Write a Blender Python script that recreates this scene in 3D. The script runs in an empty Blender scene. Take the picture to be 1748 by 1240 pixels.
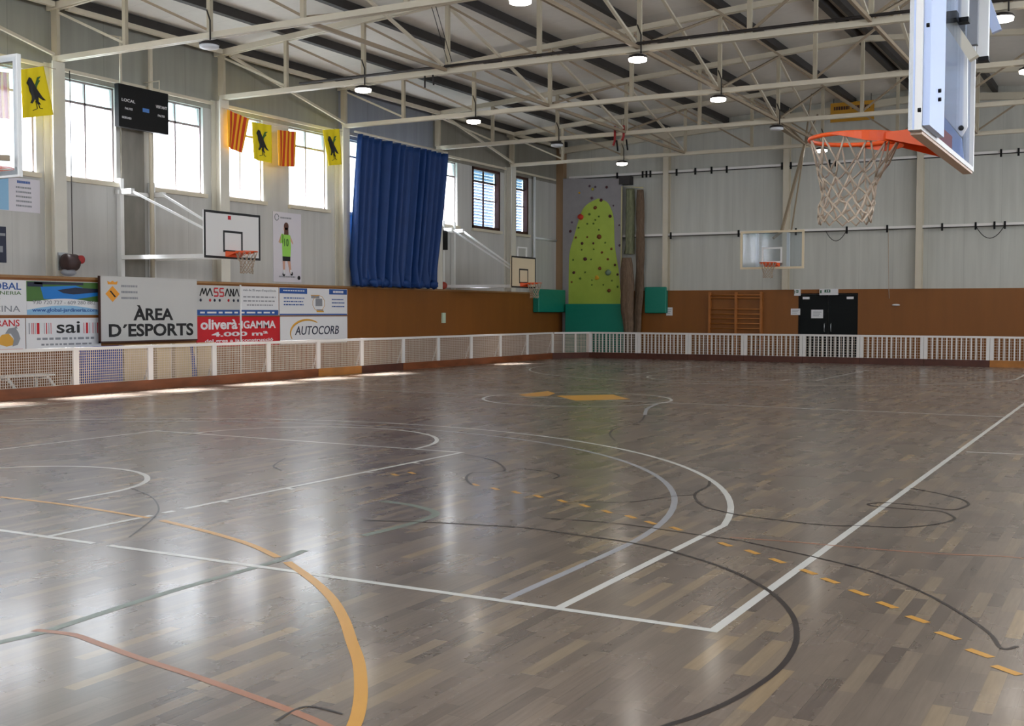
import bpy, math, random
from math import sin, cos, pi, radians, sqrt, atan2
from mathutils import Vector, Matrix
random.seed(7)
SC = bpy.context.scene
COL = SC.collection

# ------------------------------------------------------------------ camera
IMG_W, IMG_H, FPX = 1748, 1240, 1969.25
PITCH, YAW, ROLL = -0.0443, 0.5034, 0.0021
CAM = Vector((1.924, -5.657, 1.641))
FW = Vector((-sin(YAW)*cos(PITCH), cos(YAW)*cos(PITCH), sin(PITCH)))
RT0 = Vector((cos(YAW), sin(YAW), 0)); UP0 = RT0.cross(FW)
RT = cos(ROLL)*RT0 + sin(ROLL)*UP0
UP = -sin(ROLL)*RT0 + cos(ROLL)*UP0
cam_data = bpy.data.cameras.new('camera')
cam = bpy.data.objects.new('camera', cam_data); COL.objects.link(cam)
cam_data.sensor_fit = 'HORIZONTAL'; cam_data.sensor_width = 36.0
cam_data.lens = 36.0*FPX/IMG_W
cam_data.clip_start = 0.05; cam_data.clip_end = 200
cam.matrix_world = Matrix(((RT.x, UP.x, -FW.x, CAM.x), (RT.y, UP.y, -FW.y, CAM.y), (RT.z, UP.z, -FW.z, CAM.z), (0, 0, 0, 1)))
SC.camera = cam

# ------------------------------------------------------------------ world, sun, exposure
SC.view_settings.view_transform = 'Standard'; SC.view_settings.look = 'None'
SC.view_settings.gamma = 1.0; SC.view_settings.exposure = 0.33; SC.view_settings.use_curve_mapping = False
world = bpy.data.worlds.new('overcast_sky'); SC.world = world; world.use_nodes = True
wb = world.node_tree.nodes['Background']; wb.inputs[0].default_value = (0.95, 0.97, 1.0, 1); wb.inputs[1].default_value = 8.0
SC.cycles.max_bounces = 10; SC.cycles.diffuse_bounces = 6; SC.cycles.transparent_max_bounces = 16
SC.cycles.use_denoising = True; SC.cycles.sample_clamp_indirect = 6.0; SC.cycles.caustics_reflective = False; SC.cycles.caustics_refractive = False
sun_data = bpy.data.lights.new('sun', 'SUN'); sun = bpy.data.objects.new('sun', sun_data); COL.objects.link(sun)
SUN_E = radians(69); sdir = Vector((cos(SUN_E), 0.10, -sin(SUN_E))).normalized()
sun.rotation_euler = sdir.to_track_quat('-Z', 'Y').to_euler(); sun.location = (-30, 10, 30)
sun_data.energy = 105.0; sun_data.angle = radians(9); sun_data.color = (0.95, 0.98, 1.0)
LAMP_W = 12.0

# hall
XL, XR, YN, YF, XC = -17.65, 8.45, -8.55, 33.6, -4.6
Z_EAVE, SLOPE = 8.0, 0.068
def roof_z(x): return Z_EAVE + SLOPE*(13.05-abs(x-XC))
SILL, HEAD, TRANSOM = 4.41, 6.43, 5.98
FRAMES = [10.45, 15.2, 19.95, 24.7, 29.45]
NODE = 2.175

def portal(x, y, z, w, h, rot):
    l = bpy.data.lights.new('window_portal', 'AREA'); l.shape = 'RECTANGLE'; l.size = w; l.size_y = h; l.cycles.is_portal = True
    o = bpy.data.objects.new('window_portal', l); COL.objects.link(o); o.location = (x, y, z); o.rotation_euler = rot
# window openings (y0, y1) of the two long walls
WIN_L = [(-7.9, -6.4), (-5.6, -4.05), (-3.55, -2.0), (-0.9, 0.7), (1.2, 2.7), (3.8, 5.4), (5.95, 7.45), (8.55, 10.12), (10.68, 12.17), (13.2, 14.79), (15.41, 16.89), (17.89, 19.47), (20.27, 21.8), (22.6, 24.2), (24.95, 26.2), (27.13, 28.98), (29.61, 31.04)]
FILL_WIN_R = [(a, a+1.55) for a in (-7.9, -5.6, -3.2, -0.9, 1.5, 3.8, 6.2, 8.55, 10.9, 13.2, 15.6, 17.9, 20.4, 22.6, 25.1, 27.3, 29.8)]  # right wall row is out of view, added to bring in fill light
SILL_R, HEAD_R = 3.2, 7.0
FILL_WIN_N = [(x, x+2.6) for x in (-14.5, -9.0, -3.5, 2.0)]  # unseen openings behind the camera, added to brighten the hall
for i, (a, b) in enumerate(WIN_L):
    portal(XL-0.27, (a+b)/2, (SILL+HEAD)/2, HEAD-SILL, b-a, (0, -pi/2, 0))
for a, b in FILL_WIN_R:
    portal(XR+0.27, (a+b)/2, (SILL_R+HEAD_R)/2, HEAD_R-SILL_R, b-a, (0, pi/2, 0))
for a, b in FILL_WIN_N:
    portal((a+b)/2, YN-0.27, (SILL_R+HEAD_R)/2, b-a, HEAD_R-SILL_R, (pi/2, 0, 0))

# ------------------------------------------------------------------ pixel -> point on a real plane of the hall
def ray(px, py): return FW + RT*((px-IMG_W/2)/FPX) - UP*((py-IMG_H/2)/FPX)
def on_x(px, py, X): d = ray(px, py); return CAM + d*((X-CAM.x)/d.x)
def on_y(px, py, Y): d = ray(px, py); return CAM + d*((Y-CAM.y)/d.y)
def on_z(px, py, Z=0.0): d = ray(px, py); return CAM + d*((Z-CAM.z)/d.z)

# ------------------------------------------------------------------ mesh builder
class MB:
    def __init__(s): s.v = []; s.f = []; s.sm = []
    def add(s, vs, fs, smooth=False):
        n = len(s.v); s.v += [Vector(v) for v in vs]
        for f in fs: s.f.append([i+n for i in f]); s.sm.append(smooth)
        return s
    def box(s, x0, y0, z0, x1, y1, z1):
        x0, x1 = sorted((x0, x1)); y0, y1 = sorted((y0, y1)); z0, z1 = sorted((z0, z1))
        return s.add([(x0,y0,z0),(x1,y0,z0),(x1,y1,z0),(x0,y1,z0),(x0,y0,z1),(x1,y0,z1),(x1,y1,z1),(x0,y1,z1)],
              [(0,3,2,1),(4,5,6,7),(0,1,5,4),(1,2,6,5),(2,3,7,6),(3,0,4,7)])
    def bar(s, p, q, w, h, up=(0, 0, 1)):
        p, q = Vector(p), Vector(q); d = (q-p).normalized(); up = Vector(up)
        if abs(d.dot(up)) > 0.98: up = Vector((0, 1, 0))
        a = d.cross(up).normalized()*(w/2); b = a.cross(d).normalized()*(h/2)
        vs = [p-a-b, p+a-b, p+a+b, p-a+b, q-a-b, q+a-b, q+a+b, q-a+b]
        return s.add(vs, [(0,3,2,1),(4,5,6,7),(0,1,5,4),(1,2,6,5),(2,3,7,6),(3,0,4,7)])
    def tube(s, pts, r, n=8, closed=False):
        pts = [Vector(p) for p in pts]; m = len(pts); rings = []
        prev = None
        for i, p in enumerate(pts):
            if closed: d = pts[(i+1) % m]-pts[i-1]
            else: d = pts[min(i+1, m-1)]-pts[max(i-1, 0)]
            d = d.normalized() if d.length > 1e-9 else Vector((0, 0, 1))
            if prev is None: u = d.orthogonal().normalized()
            else:
                u = prev-d*prev.dot(d); u = u.normalized() if u.length > 1e-6 else d.orthogonal().normalized()
            prev = u; w = d.cross(u); rr = r[i] if isinstance(r, (list, tuple)) else r
            rings.append([p+(u*cos(2*pi*k/n)+w*sin(2*pi*k/n))*rr for k in range(n)])
        vs = [v for R in rings for v in R]; fs = []
        for i in range(m if closed else m-1):
            a, b = i*n, ((i+1) % m)*n
            for k in range(n): fs.append((a+k, a+(k+1) % n, b+(k+1) % n, b+k))
        if not closed: fs += [tuple(range(n-1, -1, -1)), tuple(range((m-1)*n, m*n))]
        return s.add(vs, fs, True)
    def prism(s, poly, o, u, v, t):
        # polygon in (u,v) coordinates, extruded by t along u x v
        o, u, v = Vector(o), Vector(u), Vector(v); n = u.cross(v).normalized()*t; k = len(poly)
        area = sum(poly[i][0]*poly[(i+1) % k][1]-poly[(i+1) % k][0]*poly[i][1] for i in range(k))
        if area < 0: poly = poly[::-1]
        vs = [o+u*a+v*b for a, b in poly]+[o+u*a+v*b+n for a, b in poly]
        fs = [tuple(range(k-1, -1, -1)), tuple(range(k, 2*k))]+[(i, (i+1) % k, k+(i+1) % k, k+i) for i in range(k)]
        return s.add(vs, fs)
    def lathe(s, prof, c, n=16, axis='Z'):
        c = Vector(c); vs = []; fs = []
        for r, z in prof:
            for k in range(n):
                a = 2*pi*k/n; p = (r*cos(a), r*sin(a), z)
                if axis == 'X': p = (z, r*cos(a), r*sin(a))
                if axis == 'Y': p = (r*sin(a), z, r*cos(a))
                vs.append(c+Vector(p))
        m = len(prof)
        for i in range(m-1):
            for k in range(n): fs.append((i*n+k, i*n+(k+1) % n, (i+1)*n+(k+1) % n, (i+1)*n+k))
        fs += [tuple(range(n-1, -1, -1)), tuple(range((m-1)*n, m*n))]
        return s.add(vs, fs, True)
    def blob(s, c, r, n=8, jag=0.15):
        c = Vector(c); vs = []; fs = []; m = n//2+1
        rx, ry, rz = r if isinstance(r, (tuple, list)) else (r, r, r)
        for i in range(m+1):
            th = pi*i/m
            for k in range(n):
                a = 2*pi*k/n; j = 1+random.uniform(-jag, jag)
                vs.append(c+Vector((rx*sin(th)*cos(a)*j, ry*sin(th)*sin(a)*j, rz*cos(th)*j)))
        for i in range(m):
            for k in range(n): fs.append((i*n+k, (i+1)*n+k, (i+1)*n+(k+1) % n, i*n+(k+1) % n))
        return s.add(vs, fs, True)
WLOC = {}
def obj(name, mb, mat, parent=None, loc=None):
    base = WLOC.get(parent.name, Vector()) if parent else (Vector(loc) if loc else None)
    if base is None:
        xs = [v.x for v in mb.v]; ys = [v.y for v in mb.v]; zs = [v.z for v in mb.v]
        base = Vector(((min(xs)+max(xs))/2, (min(ys)+max(ys))/2, min(zs)))
    me = bpy.data.meshes.new(name)
    me.from_pydata([v-base for v in mb.v], [], mb.f); me.update()
    me.polygons.foreach_set('use_smooth', mb.sm)
    if mat: me.materials.append(mat)
    o = bpy.data.objects.new(name, me); COL.objects.link(o)
    if parent: o.parent = parent; WLOC[o.name] = base
    else: o.location = base; WLOC[o.name] = base
    return o
def tag(o, label, cat, group=None):
    o['label'] = label; o['category'] = cat
    if group: o['group'] = group
    return o
def thing(name, loc, label, cat, group=None):
    o = bpy.data.objects.new(name, None); COL.objects.link(o); o.location = loc; WLOC[o.name] = Vector(loc); o.empty_display_size = 0.2
    return tag(o, label, cat, group)
def struct(name, mb, mat, parent=None, label=None, cat=None):
    o = obj(name, mb, mat, parent)
    if not parent:
        o['kind'] = 'structure'
        if label: tag(o, label, cat)
    return o

# ------------------------------------------------------------------ materials
def lin(c):
    return tuple(((x/255)/12.92 if x/255 <= 0.04045 else ((x/255+0.055)/1.055)**2.4) for x in c[:3])+(1,)
def mat(name, c, rough=0.55, metal=0.0, var=0.0, scale=3.0, stretch=(1, 1, 1), spec=0.4, bump=0.0):
    m = bpy.data.materials.new(name); m.use_nodes = True; nt = m.node_tree; b = nt.nodes['Principled BSDF']
    b.inputs['Base Color'].default_value = lin(c); b.inputs['Roughness'].default_value = rough
    b.inputs['Metallic'].default_value = metal; b.inputs['Specular IOR Level'].default_value = spec
    if var > 0 or bump > 0:
        g = nt.nodes.new('ShaderNodeNewGeometry'); mp = nt.nodes.new('ShaderNodeMapping'); mp.inputs['Scale'].default_value = stretch
        nz = nt.nodes.new('ShaderNodeTexNoise'); nz.inputs['Scale'].default_value = scale; nz.inputs['Detail'].default_value = 4
        nt.links.new(g.outputs['Position'], mp.inputs[0]); nt.links.new(mp.outputs[0], nz.inputs['Vector'])
        if var > 0:
            mr = nt.nodes.new('ShaderNodeMapRange'); mr.inputs[1].default_value = 0.3; mr.inputs[2].default_value = 0.7
            mr.inputs[3].default_value = 1-var; mr.inputs[4].default_value = 1+var
            mx = nt.nodes.new('ShaderNodeVectorMath'); mx.operation = 'SCALE'; mx.inputs[0].default_value = lin(c)[:3]
            nt.links.new(nz.outputs[0], mr.inputs[0]); nt.links.new(mr.outputs[0], mx.inputs['Scale']); nt.links.new(mx.outputs[0], b.inputs['Base Color'])
        if bump > 0:
            bp = nt.nodes.new('ShaderNodeBump'); bp.inputs['Strength'].default_value = bump; bp.inputs['Distance'].default_value = 0.02
            nt.links.new(nz.outputs[0], bp.inputs['Height']); nt.links.new(bp.outputs[0], b.inputs['Normal'])
    return m
def emit(name, c, s):
    m = bpy.data.materials.new(name); m.use_nodes = True; nt = m.node_tree; nt.nodes.clear()
    e = nt.nodes.new('ShaderNodeEmission'); e.inputs[0].default_value = lin(c); e.inputs[1].default_value = s
    o = nt.nodes.new('ShaderNodeOutputMaterial'); nt.links.new(e.outputs[0], o.inputs[0]); return m
def glass(name, c, gloss=0.08, mixw=0.0):
    m = bpy.data.materials.new(name); m.use_nodes = True; nt = m.node_tree; nt.nodes.clear()
    t = nt.nodes.new('ShaderNodeBsdfTransparent'); t.inputs[0].default_value = lin(c)
    g = nt.nodes.new('ShaderNodeBsdfGlossy'); g.inputs['Roughness'].default_value = 0.05
    x = nt.nodes.new('ShaderNodeMixShader'); x.inputs[0].default_value = gloss
    o = nt.nodes.new('ShaderNodeOutputMaterial'); nt.links.new(t.outputs[0], x.inputs[1]); nt.links.new(g.outputs[0], x.inputs[2]); nt.links.new(x.outputs[0], o.inputs[0])
    return m
def N(nt, t, **k):
    n = nt.nodes.new(t)
    for a, b in k.items(): setattr(n, a, b)
    return n
def math_n(nt, op, a, b=None):
    n = N(nt, 'ShaderNodeMath', operation=op)
    for i, x in enumerate((a, b)):
        if x is None: continue
        if isinstance(x, (int, float)): n.inputs[i].default_value = x
        else: nt.links.new(x, n.inputs[i])
    return n.outputs[0]
def floor_material():
    m = bpy.data.materials.new('parquet'); m.use_nodes = True; nt = m.node_tree; b = nt.nodes['Principled BSDF']; L = nt.links.new
    g = N(nt, 'ShaderNodeNewGeometry'); sp = N(nt, 'ShaderNodeSeparateXYZ'); L(g.outputs['Position'], sp.inputs[0])
    W, LEN = 0.078, 0.62
    xr = math_n(nt, 'DIVIDE', sp.outputs[0], W); row = math_n(nt, 'FLOOR', xr)
    wn = N(nt, 'ShaderNodeTexWhiteNoise', noise_dimensions='1D'); L(row, wn.inputs['W'])
    yo = math_n(nt, 'ADD', math_n(nt, 'DIVIDE', sp.outputs[1], LEN), math_n(nt, 'MULTIPLY', wn.outputs[0], 7.3)); cell = math_n(nt, 'FLOOR', yo)
    cv = N(nt, 'ShaderNodeCombineXYZ'); L(row, cv.inputs[0]); L(cell, cv.inputs[1])
    w2 = N(nt, 'ShaderNodeTexWhiteNoise', noise_dimensions='2D'); L(cv.outputs[0], w2.inputs['Vector'])
    cr = N(nt, 'ShaderNodeValToRGB'); L(w2.outputs[0], cr.inputs[0]); e = cr.color_ramp.elements
    cols = [(0.0, (95, 83, 75)), (0.2, (105, 92, 82)), (0.5, (113, 99, 88)), (0.78, (121, 106, 93)), (0.93, (133, 116, 96)), (1.0, (146, 124, 96))]
    e[0].position, e[0].color = cols[0][0], lin(cols[0][1]); e[1].position, e[1].color = cols[-1][0], lin(cols[-1][1])
    for p, c in cols[1:-1]: x = e.new(p); x.color = lin(c)
    mp = N(nt, 'ShaderNodeMapping'); mp.inputs['Scale'].default_value = (60, 4, 1); L(g.outputs['Position'], mp.inputs[0])
    nz = N(nt, 'ShaderNodeTexNoise'); nz.inputs['Scale'].default_value = 1.0; nz.inputs['Detail'].default_value = 5; L(mp.outputs[0], nz.inputs['Vector'])
    mr = N(nt, 'ShaderNodeMapRange'); mr.inputs[1].default_value = 0.3; mr.inputs[2].default_value = 0.7; mr.inputs[3].default_value = 0.88; mr.inputs[4].default_value = 1.12; L(nz.outputs[0], mr.inputs[0])
    # plank seams
    fx = math_n(nt, 'FRACT', xr); fy = math_n(nt, 'FRACT', yo)
    seam = math_n(nt, 'MAXIMUM', math_n(nt, 'LESS_THAN', fx, 0.03), math_n(nt, 'LESS_THAN', fy, 0.005))
    k = math_n(nt, 'MULTIPLY', mr.outputs[0], math_n(nt, 'SUBTRACT', 1.0, math_n(nt, 'MULTIPLY', seam, 0.25)))
    vs = N(nt, 'ShaderNodeVectorMath', operation='SCALE'); L(cr.outputs[0], vs.inputs[0]); L(k, vs.inputs['Scale']); L(vs.outputs[0], b.inputs['Base Color'])
    n2 = N(nt, 'ShaderNodeTexNoise'); n2.inputs['Scale'].default_value = 1.3; n2.inputs['Detail'].default_value = 6; L(g.outputs['Position'], n2.inputs['Vector'])
    m2 = N(nt, 'ShaderNodeMapRange'); m2.inputs[1].default_value = 0.3; m2.inputs[2].default_value = 0.7; m2.inputs[3].default_value = 0.24; m2.inputs[4].default_value = 0.30; L(n2.outputs[0], m2.inputs[0])
    m3 = N(nt, 'ShaderNodeMath', operation='MULTIPLY_ADD'); L(w2.outputs[0], m3.inputs[0]); m3.inputs[1].default_value = 0.015; L(m2.outputs[0], m3.inputs[2]); L(m3.outputs[0], b.inputs['Roughness'])
    b.inputs['Coat Weight'].default_value = 0.2; b.inputs['Coat Roughness'].default_value = 0.13
    b.inputs['Specular IOR Level'].default_value = 0.46
    return m
def wall_material(name, base, axis, seam=1.09, bays=None, dirt=0.10):
    # painted sheet panels: vertical seams, faint streaks, panel-to-panel colour
    m = bpy.data.materials.new(name); m.use_nodes = True; nt = m.node_tree; b = nt.nodes['Principled BSDF']; L = nt.links.new
    g = N(nt, 'ShaderNodeNewGeometry'); sp = N(nt, 'ShaderNodeSeparateXYZ'); L(g.outputs['Position'], sp.inputs[0])
    c = sp.outputs[axis]
    q = math_n(nt, 'DIVIDE', c, seam); fr = math_n(nt, 'FRACT', q); wn = N(nt, 'ShaderNodeTexWhiteNoise', noise_dimensions='1D'); L(math_n(nt, 'FLOOR', q), wn.inputs['W'])
    sm = math_n(nt, 'LESS_THAN', fr, 0.012)
    mp = N(nt, 'ShaderNodeMapping'); mp.inputs['Scale'].default_value = (5, 5, 0.35); L(g.outputs['Position'], mp.inputs[0])
    nz = N(nt, 'ShaderNodeTexNoise'); nz.inputs['Scale'].default_value = 1.0; nz.inputs['Detail'].default_value = 5; L(mp.outputs[0], nz.inputs['Vector'])
    mr = N(nt, 'ShaderNodeMapRange'); mr.inputs[1].default_value = 0.3; mr.inputs[2].default_value = 0.7; mr.inputs[3].default_value = 1-dirt; mr.inputs[4].default_value = 1+dirt*0.6; L(nz.outputs[0], mr.inputs[0])
    k = math_n(nt, 'MULTIPLY', mr.outputs[0], math_n(nt, 'ADD', 0.98, math_n(nt, 'MULTIPLY', wn.outputs[0], 0.035)))
    k = math_n(nt, 'MULTIPLY', k, math_n(nt, 'SUBTRACT', 1.0, math_n(nt, 'MULTIPLY', sm, 0.15)))
    vs = N(nt, 'ShaderNodeVectorMath', operation='SCALE'); L(k, vs.inputs['Scale'])
    if bays:
        cr = N(nt, 'ShaderNodeValToRGB'); cr.color_ramp.interpolation = 'CONSTANT'
        L(math_n(nt, 'DIVIDE', math_n(nt, 'SUBTRACT', c, bays[0][0]), bays[-1][0]-bays[0][0]+0.001), cr.inputs[0]); e = cr.color_ramp.elements
        span = bays[-1][0]-bays[0][0]+0.001
        e[0].position = 0; e[0].color = lin(bays[0][1]); e[1].position = (bays[1][0]-bays[0][0])/span; e[1].color = lin(bays[1][1])
        for y, cc in bays[2:]: x = e.new((y-bays[0][0])/span); x.color = lin(cc)
        L(cr.outputs[0], vs.inputs[0])
    else: vs.inputs[0].default_value = lin(base)[:3]
    L(vs.outputs[0], b.inputs['Base Color']); b.inputs['Roughness'].default_value = 0.6; b.inputs['Specular IOR Level'].default_value = 0.3
    return m
def slat_material():
    m = bpy.data.materials.new('shutter_slat'); m.use_nodes = True; nt = m.node_tree; nt.nodes.clear()
    d = nt.nodes.new('ShaderNodeBsdfDiffuse'); d.inputs[0].default_value = lin((190, 200, 214)); t = nt.nodes.new('ShaderNodeBsdfTranslucent'); t.inputs[0].default_value = lin((190, 202, 220))
    x = nt.nodes.new('ShaderNodeMixShader'); x.inputs[0].default_value = 0.25; o = nt.nodes.new('ShaderNodeOutputMaterial')
    nt.links.new(d.outputs[0], x.inputs[1]); nt.links.new(t.outputs[0], x.inputs[2]); nt.links.new(x.outputs[0], o.inputs[0]); return m
M = dict(
    floor=floor_material(),
    wall_end=wall_material('end_wall_panels', (196, 196, 188), 0),
    wall_low=wall_material('left_wall_panels', (192, 191, 187), 1, 1.19),
    wall_up=wall_material('left_wall_upper', (150, 150, 142), 1, 2.37, [(-8.6, (158, 158, 148)), (15.2, (152, 150, 138)), (19.95, (148, 151, 156)), (24.75, (140, 136, 126)), (33.7, (140, 136, 126))]),
    ceil=wall_material('roof_panels', (226, 223, 216), 1, 1.0, None, 0.03),
    brown=mat('varnished_board', (132, 80, 28), 0.5, var=0.06, scale=1.2, stretch=(3, 3, 0.4)),
    ledge=mat('timber_ledge', (150, 112, 72), 0.5, var=0.1),
    upright=mat('steel_upright_shaded', (182, 172, 150), 0.5, var=0.05, scale=2), cream=mat('cream_steel', (205, 196, 176), 0.45, var=0.05, scale=2), creamdk=mat('steel_tie', (150, 134, 112), 0.5),  # truss verticals: cream steel with their shade put into the colour
    colw=mat('column_paint', (212, 208, 196), 0.45, var=0.04, scale=2), white=mat('white_paint', (228, 228, 226), 0.4),
    whitebar=mat('white_rail_paint', (232, 228, 224), 0.4), dark=mat('dark_purlin', (52, 48, 46), 0.6, var=0.1), black=mat('black', (11, 11, 13), 0.5, spec=0.2),
    red=mat('rim_orange', (234, 88, 22), 0.4), orange=mat('orange_paint', (226, 152, 44), 0.4), yellow=mat('flag_yellow', (236, 212, 22), 0.75),
    flagred=mat('flag_red', (206, 62, 26), 0.75), flagold=mat('flag_gold', (248, 178, 40), 0.75), kick=mat('kickboard', (128, 72, 40), 0.45, var=0.25, scale=3, stretch=(1, .5, 2)),
    kickdk=mat('kickboard_dark', (84, 46, 34), 0.5, var=0.2), kickor=mat('kickboard_pale', (172, 112, 50), 0.5, var=0.15),
    net=mat('barrier_netting', (226, 212, 198), 0.7), cord=mat('net_cord', (178, 160, 140), 0.7, var=0.1, scale=30),
    curtain=mat('curtain_cloth', (12, 54, 112), 0.55, var=0.08, scale=2), teal=mat('mat_vinyl', (20, 128, 108), 0.42, bump=0.5, scale=2.2, stretch=(1, 1, 2.5)),
    lime=mat('climbing_green', (172, 194, 78), 0.6, var=0.05), rock=mat('climbing_grey', (150, 146, 148), 0.75, var=0.05, scale=4),
    wood=mat('wall_bar_wood', (166, 102, 44), 0.45, var=0.1), door=mat('door_green', (9, 14, 14), 0.55, spec=0.2), steel=mat('steel', (170, 172, 174), 0.35, 0.7),
    frame=mat('window_alu', (150, 140, 140), 0.5), brframe=mat('window_brown', (66, 36, 28), 0.5), paper=mat('paper', (226, 226, 228), 0.6),
    pane=glass('window_glass', (250, 252, 255), 0.05), tpane=glass('transom_glass', (205, 222, 222), 0.05), slat=slat_material(),
    acrylic=glass('acrylic', (238, 242, 246), 0.06), boardw=mat('board_white', (226, 224, 222), 0.35), boardc=mat('board_cream', (222, 205, 172), 0.4),
    gray=mat('grey_print', (196, 196, 194), 0.5), blue=mat('print_blue', (44, 86, 156), 0.5), red2=mat('print_red', (196, 26, 38), 0.45), txt=mat('print_black', (24, 24, 26), 0.5),
    lt=mat('print_light_blue', (140, 186, 220), 0.5), pool=mat('print_pool', (30, 120, 200), 0.5), green=mat('print_green', (70, 110, 50), 0.5), navy=mat('print_navy', (34, 40, 62), 0.5),
    mid=mat('print_midgrey', (140, 142, 148), 0.5), swoosh=mat('print_gold', (214, 160, 60), 0.5), bmat=mat('blue_mat', (52, 76, 160), 0.5), beige=mat('beige_mat', (214, 192, 154), 0.6),
    lwhite=mat('line_white', (206, 204, 198), 0.3), lgray=mat('line_grey', (158, 158, 162), 0.3), lblack=mat('line_black', (46, 40, 40), 0.35), lyel=mat('line_yellow', (206, 150, 62), 0.32),
    lor=mat('line_orange', (164, 112, 86), 0.35), lgreen=mat('line_green', (116, 126, 114), 0.35), postblue=mat('post_blue', (186, 200, 232), 0.4),
    skin=mat('print_skin', (206, 160, 140), 0.6), hair=mat('print_hair', (92, 58, 48), 0.6), jersey=mat('print_lime', (150, 210, 90), 0.6), netbr=mat('stored_net', (112, 92, 74), 0.85, var=0.35, scale=20, stretch=(3, 3, .3)),
    netgr=mat('stored_net_green', (122, 124, 96), 0.85, var=0.35, scale=20, stretch=(3, 3, .3)), sage=mat('hold_sage', (128, 150, 128), 0.6), signy=mat('sign_yellow', (190, 138, 34), 0.5),
    poster=mat('poster_white', (214, 210, 218), 0.5), winch=mat('winch_brown', (58, 40, 38), 0.5), ledoff=mat('lamp_lens_off', (214, 216, 220), 0.4), ledon=emit('lamp_lens_lit', (255, 244, 232), 14.0),
    conduit=mat('dark_conduit', (40, 34, 32), 0.6), exitg=mat('exit_green', (20, 90, 60), 0.5), pipe=mat('pipe_white', (216, 220, 222), 0.4), strap=mat('red_strap', (150, 40, 38), 0.6),
)

# ------------------------------------------------------------------ lettering
_tc = {}
def glyphs(s, bold):
    if (s, bold) in _tc: return _tc[(s, bold)]
    cu = bpy.data.curves.new('lettering', 'FONT'); cu.body = s; cu.offset = bold; cu.extrude = 0.5; cu.resolution_u = 3
    o = bpy.data.objects.new('lettering', cu); COL.objects.link(o)
    me = bpy.data.meshes.new_from_object(o.evaluated_get(bpy.context.evaluated_depsgraph_get()))
    r = ([v.co.copy() for v in me.vertices], [tuple(p.vertices) for p in me.polygons])
    bpy.data.objects.remove(o); bpy.data.curves.remove(cu); bpy.data.meshes.remove(me)
    _tc[(s, bold)] = r; return r
def letters(mb, s, o, u, v, w, h, bold=0.0, t=0.003, slant=0.0):
    vs, fs = glyphs(s, bold); o, u, v = Vector(o), Vector(u), Vector(v); n = u.cross(v)
    x0 = min(p.x for p in vs); x1 = max(p.x for p in vs); y0 = min(p.y for p in vs); y1 = max(p.y for p in vs)
    out = []
    for p in vs:
        a = (p.x-x0)/(x1-x0)*w; b = (p.y-y0)/(y1-y0)*h
        out.append(o+u*(a+slant*b)+v*b+n*((p.z+0.5)*t))
    mb.add(out, fs); return mb
EY, EX, EZ = (0, 1, 0), (1, 0, 0), (0, 0, 1)
def sign_l(X, y0, z0, y1, z1, m, name, parent=None, t=0.004):    # a slab on a plane of constant X, facing +X
    return obj(name, MB().box(X, y0, z0, X+t, y1, z1), m, parent)

# ------------------------------------------------------------------ shell
T = 0.25
struct('floor', MB().box(XL-T, YN-T, -0.2, XR+T, YF+T, 0.0), M['floor'], None, 'dark brown parquet sports floor with a waxed sheen and painted court lines', 'floor')
def long_wall(name, x0, x1, wins, low, up, SILL, HEAD):
    b = MB().box(x0, YN-T, 0, x1, YF+T, SILL)
    y = YN-T
    for a, c in wins: b.box(x0, y, SILL, x1, a, HEAD); y = c
    b.box(x0, y, SILL, x1, YF+T, HEAD)
    w = struct(name, b, low, None, 'grey panel wall with a high row of windows', 'wall')
    struct('upper_panels', MB().box(x0, YN-T, HEAD, x1, YF+T, Z_EAVE+0.02), up, w)
long_wall('wall_left', XL-T, XL, WIN_L, M['wall_low'], M['wall_up'], SILL, HEAD)
long_wall('wall_right', XR, XR+T, FILL_WIN_R, M['wall_low'], M['wall_low'], SILL_R, HEAD_R)
gable = [(XL, 0), (XR, 0), (XR, Z_EAVE), (XC, roof_z(XC)), (XL, Z_EAVE)]
struct('wall_end', MB().prism(gable, (0, YF+T, 0), EX, EZ, T), M['wall_end'], None, 'pale grey end wall of tall steel panels behind the climbing wall and doors', 'wall')
nb_ = MB().box(XL, YN-T, 0, XR, YN, SILL_R).prism([(XL, HEAD_R), (XR, HEAD_R)]+gable[2:], (0, YN, 0), EX, EZ, T); x_ = XL
for a, c in FILL_WIN_N+[(XR, XR)]: nb_.box(x_, YN-T, SILL_R, a, YN, HEAD_R); x_ = c
struct('wall_near', nb_, M['wall_end'], None, 'pale grey wall behind the viewpoint', 'wall')
cb = MB()
for s in (-1, 1):
    xe = XC+s*(13.05+T); ze = roof_z(xe)
    a = [(XC, YN-T, roof_z(XC)), (XC, YF+T, roof_z(XC)), (xe, YF+T, ze), (xe, YN-T, ze)]
    top = [(p[0], p[1], p[2]+0.2) for p in a]
    cb.add(a+top, [(0,1,2,3),(4,7,6,5),(0,4,5,1),(1,5,6,2),(2,6,7,3),(3,7,4,0)])
struct('ceiling', cb, M['ceil'], None, 'white panel roof sloping gently up to a ridge', 'ceiling')
# wainscot boards
WX = XL+0.28
t1 = struct('trim_1', MB().box(XL, YN, 0, WX, YF, 2.29), M['brown'], None, 'brown varnished wainscot along the left wall', 'wainscot')
struct('ledge', MB().box(XL, YN, 2.29, WX+0.03, YF, 2.34), M['ledge'], t1)
DX0, DX1, DZ = -8.47, -6.56, 2.25
t2b = MB()
t2b.box(WX, YF-0.12, 0, DX0-0.04, YF, 2.42).box(DX1+0.04, YF-0.12, 0, XR, YF, 2.42).box(DX0-0.04, YF-0.12, DZ+0.04, DX1+0.04, YF, 2.42)
struct('trim_2', t2b, M['brown'], None, 'brown varnished wainscot along the end wall', 'wainscot')
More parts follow.
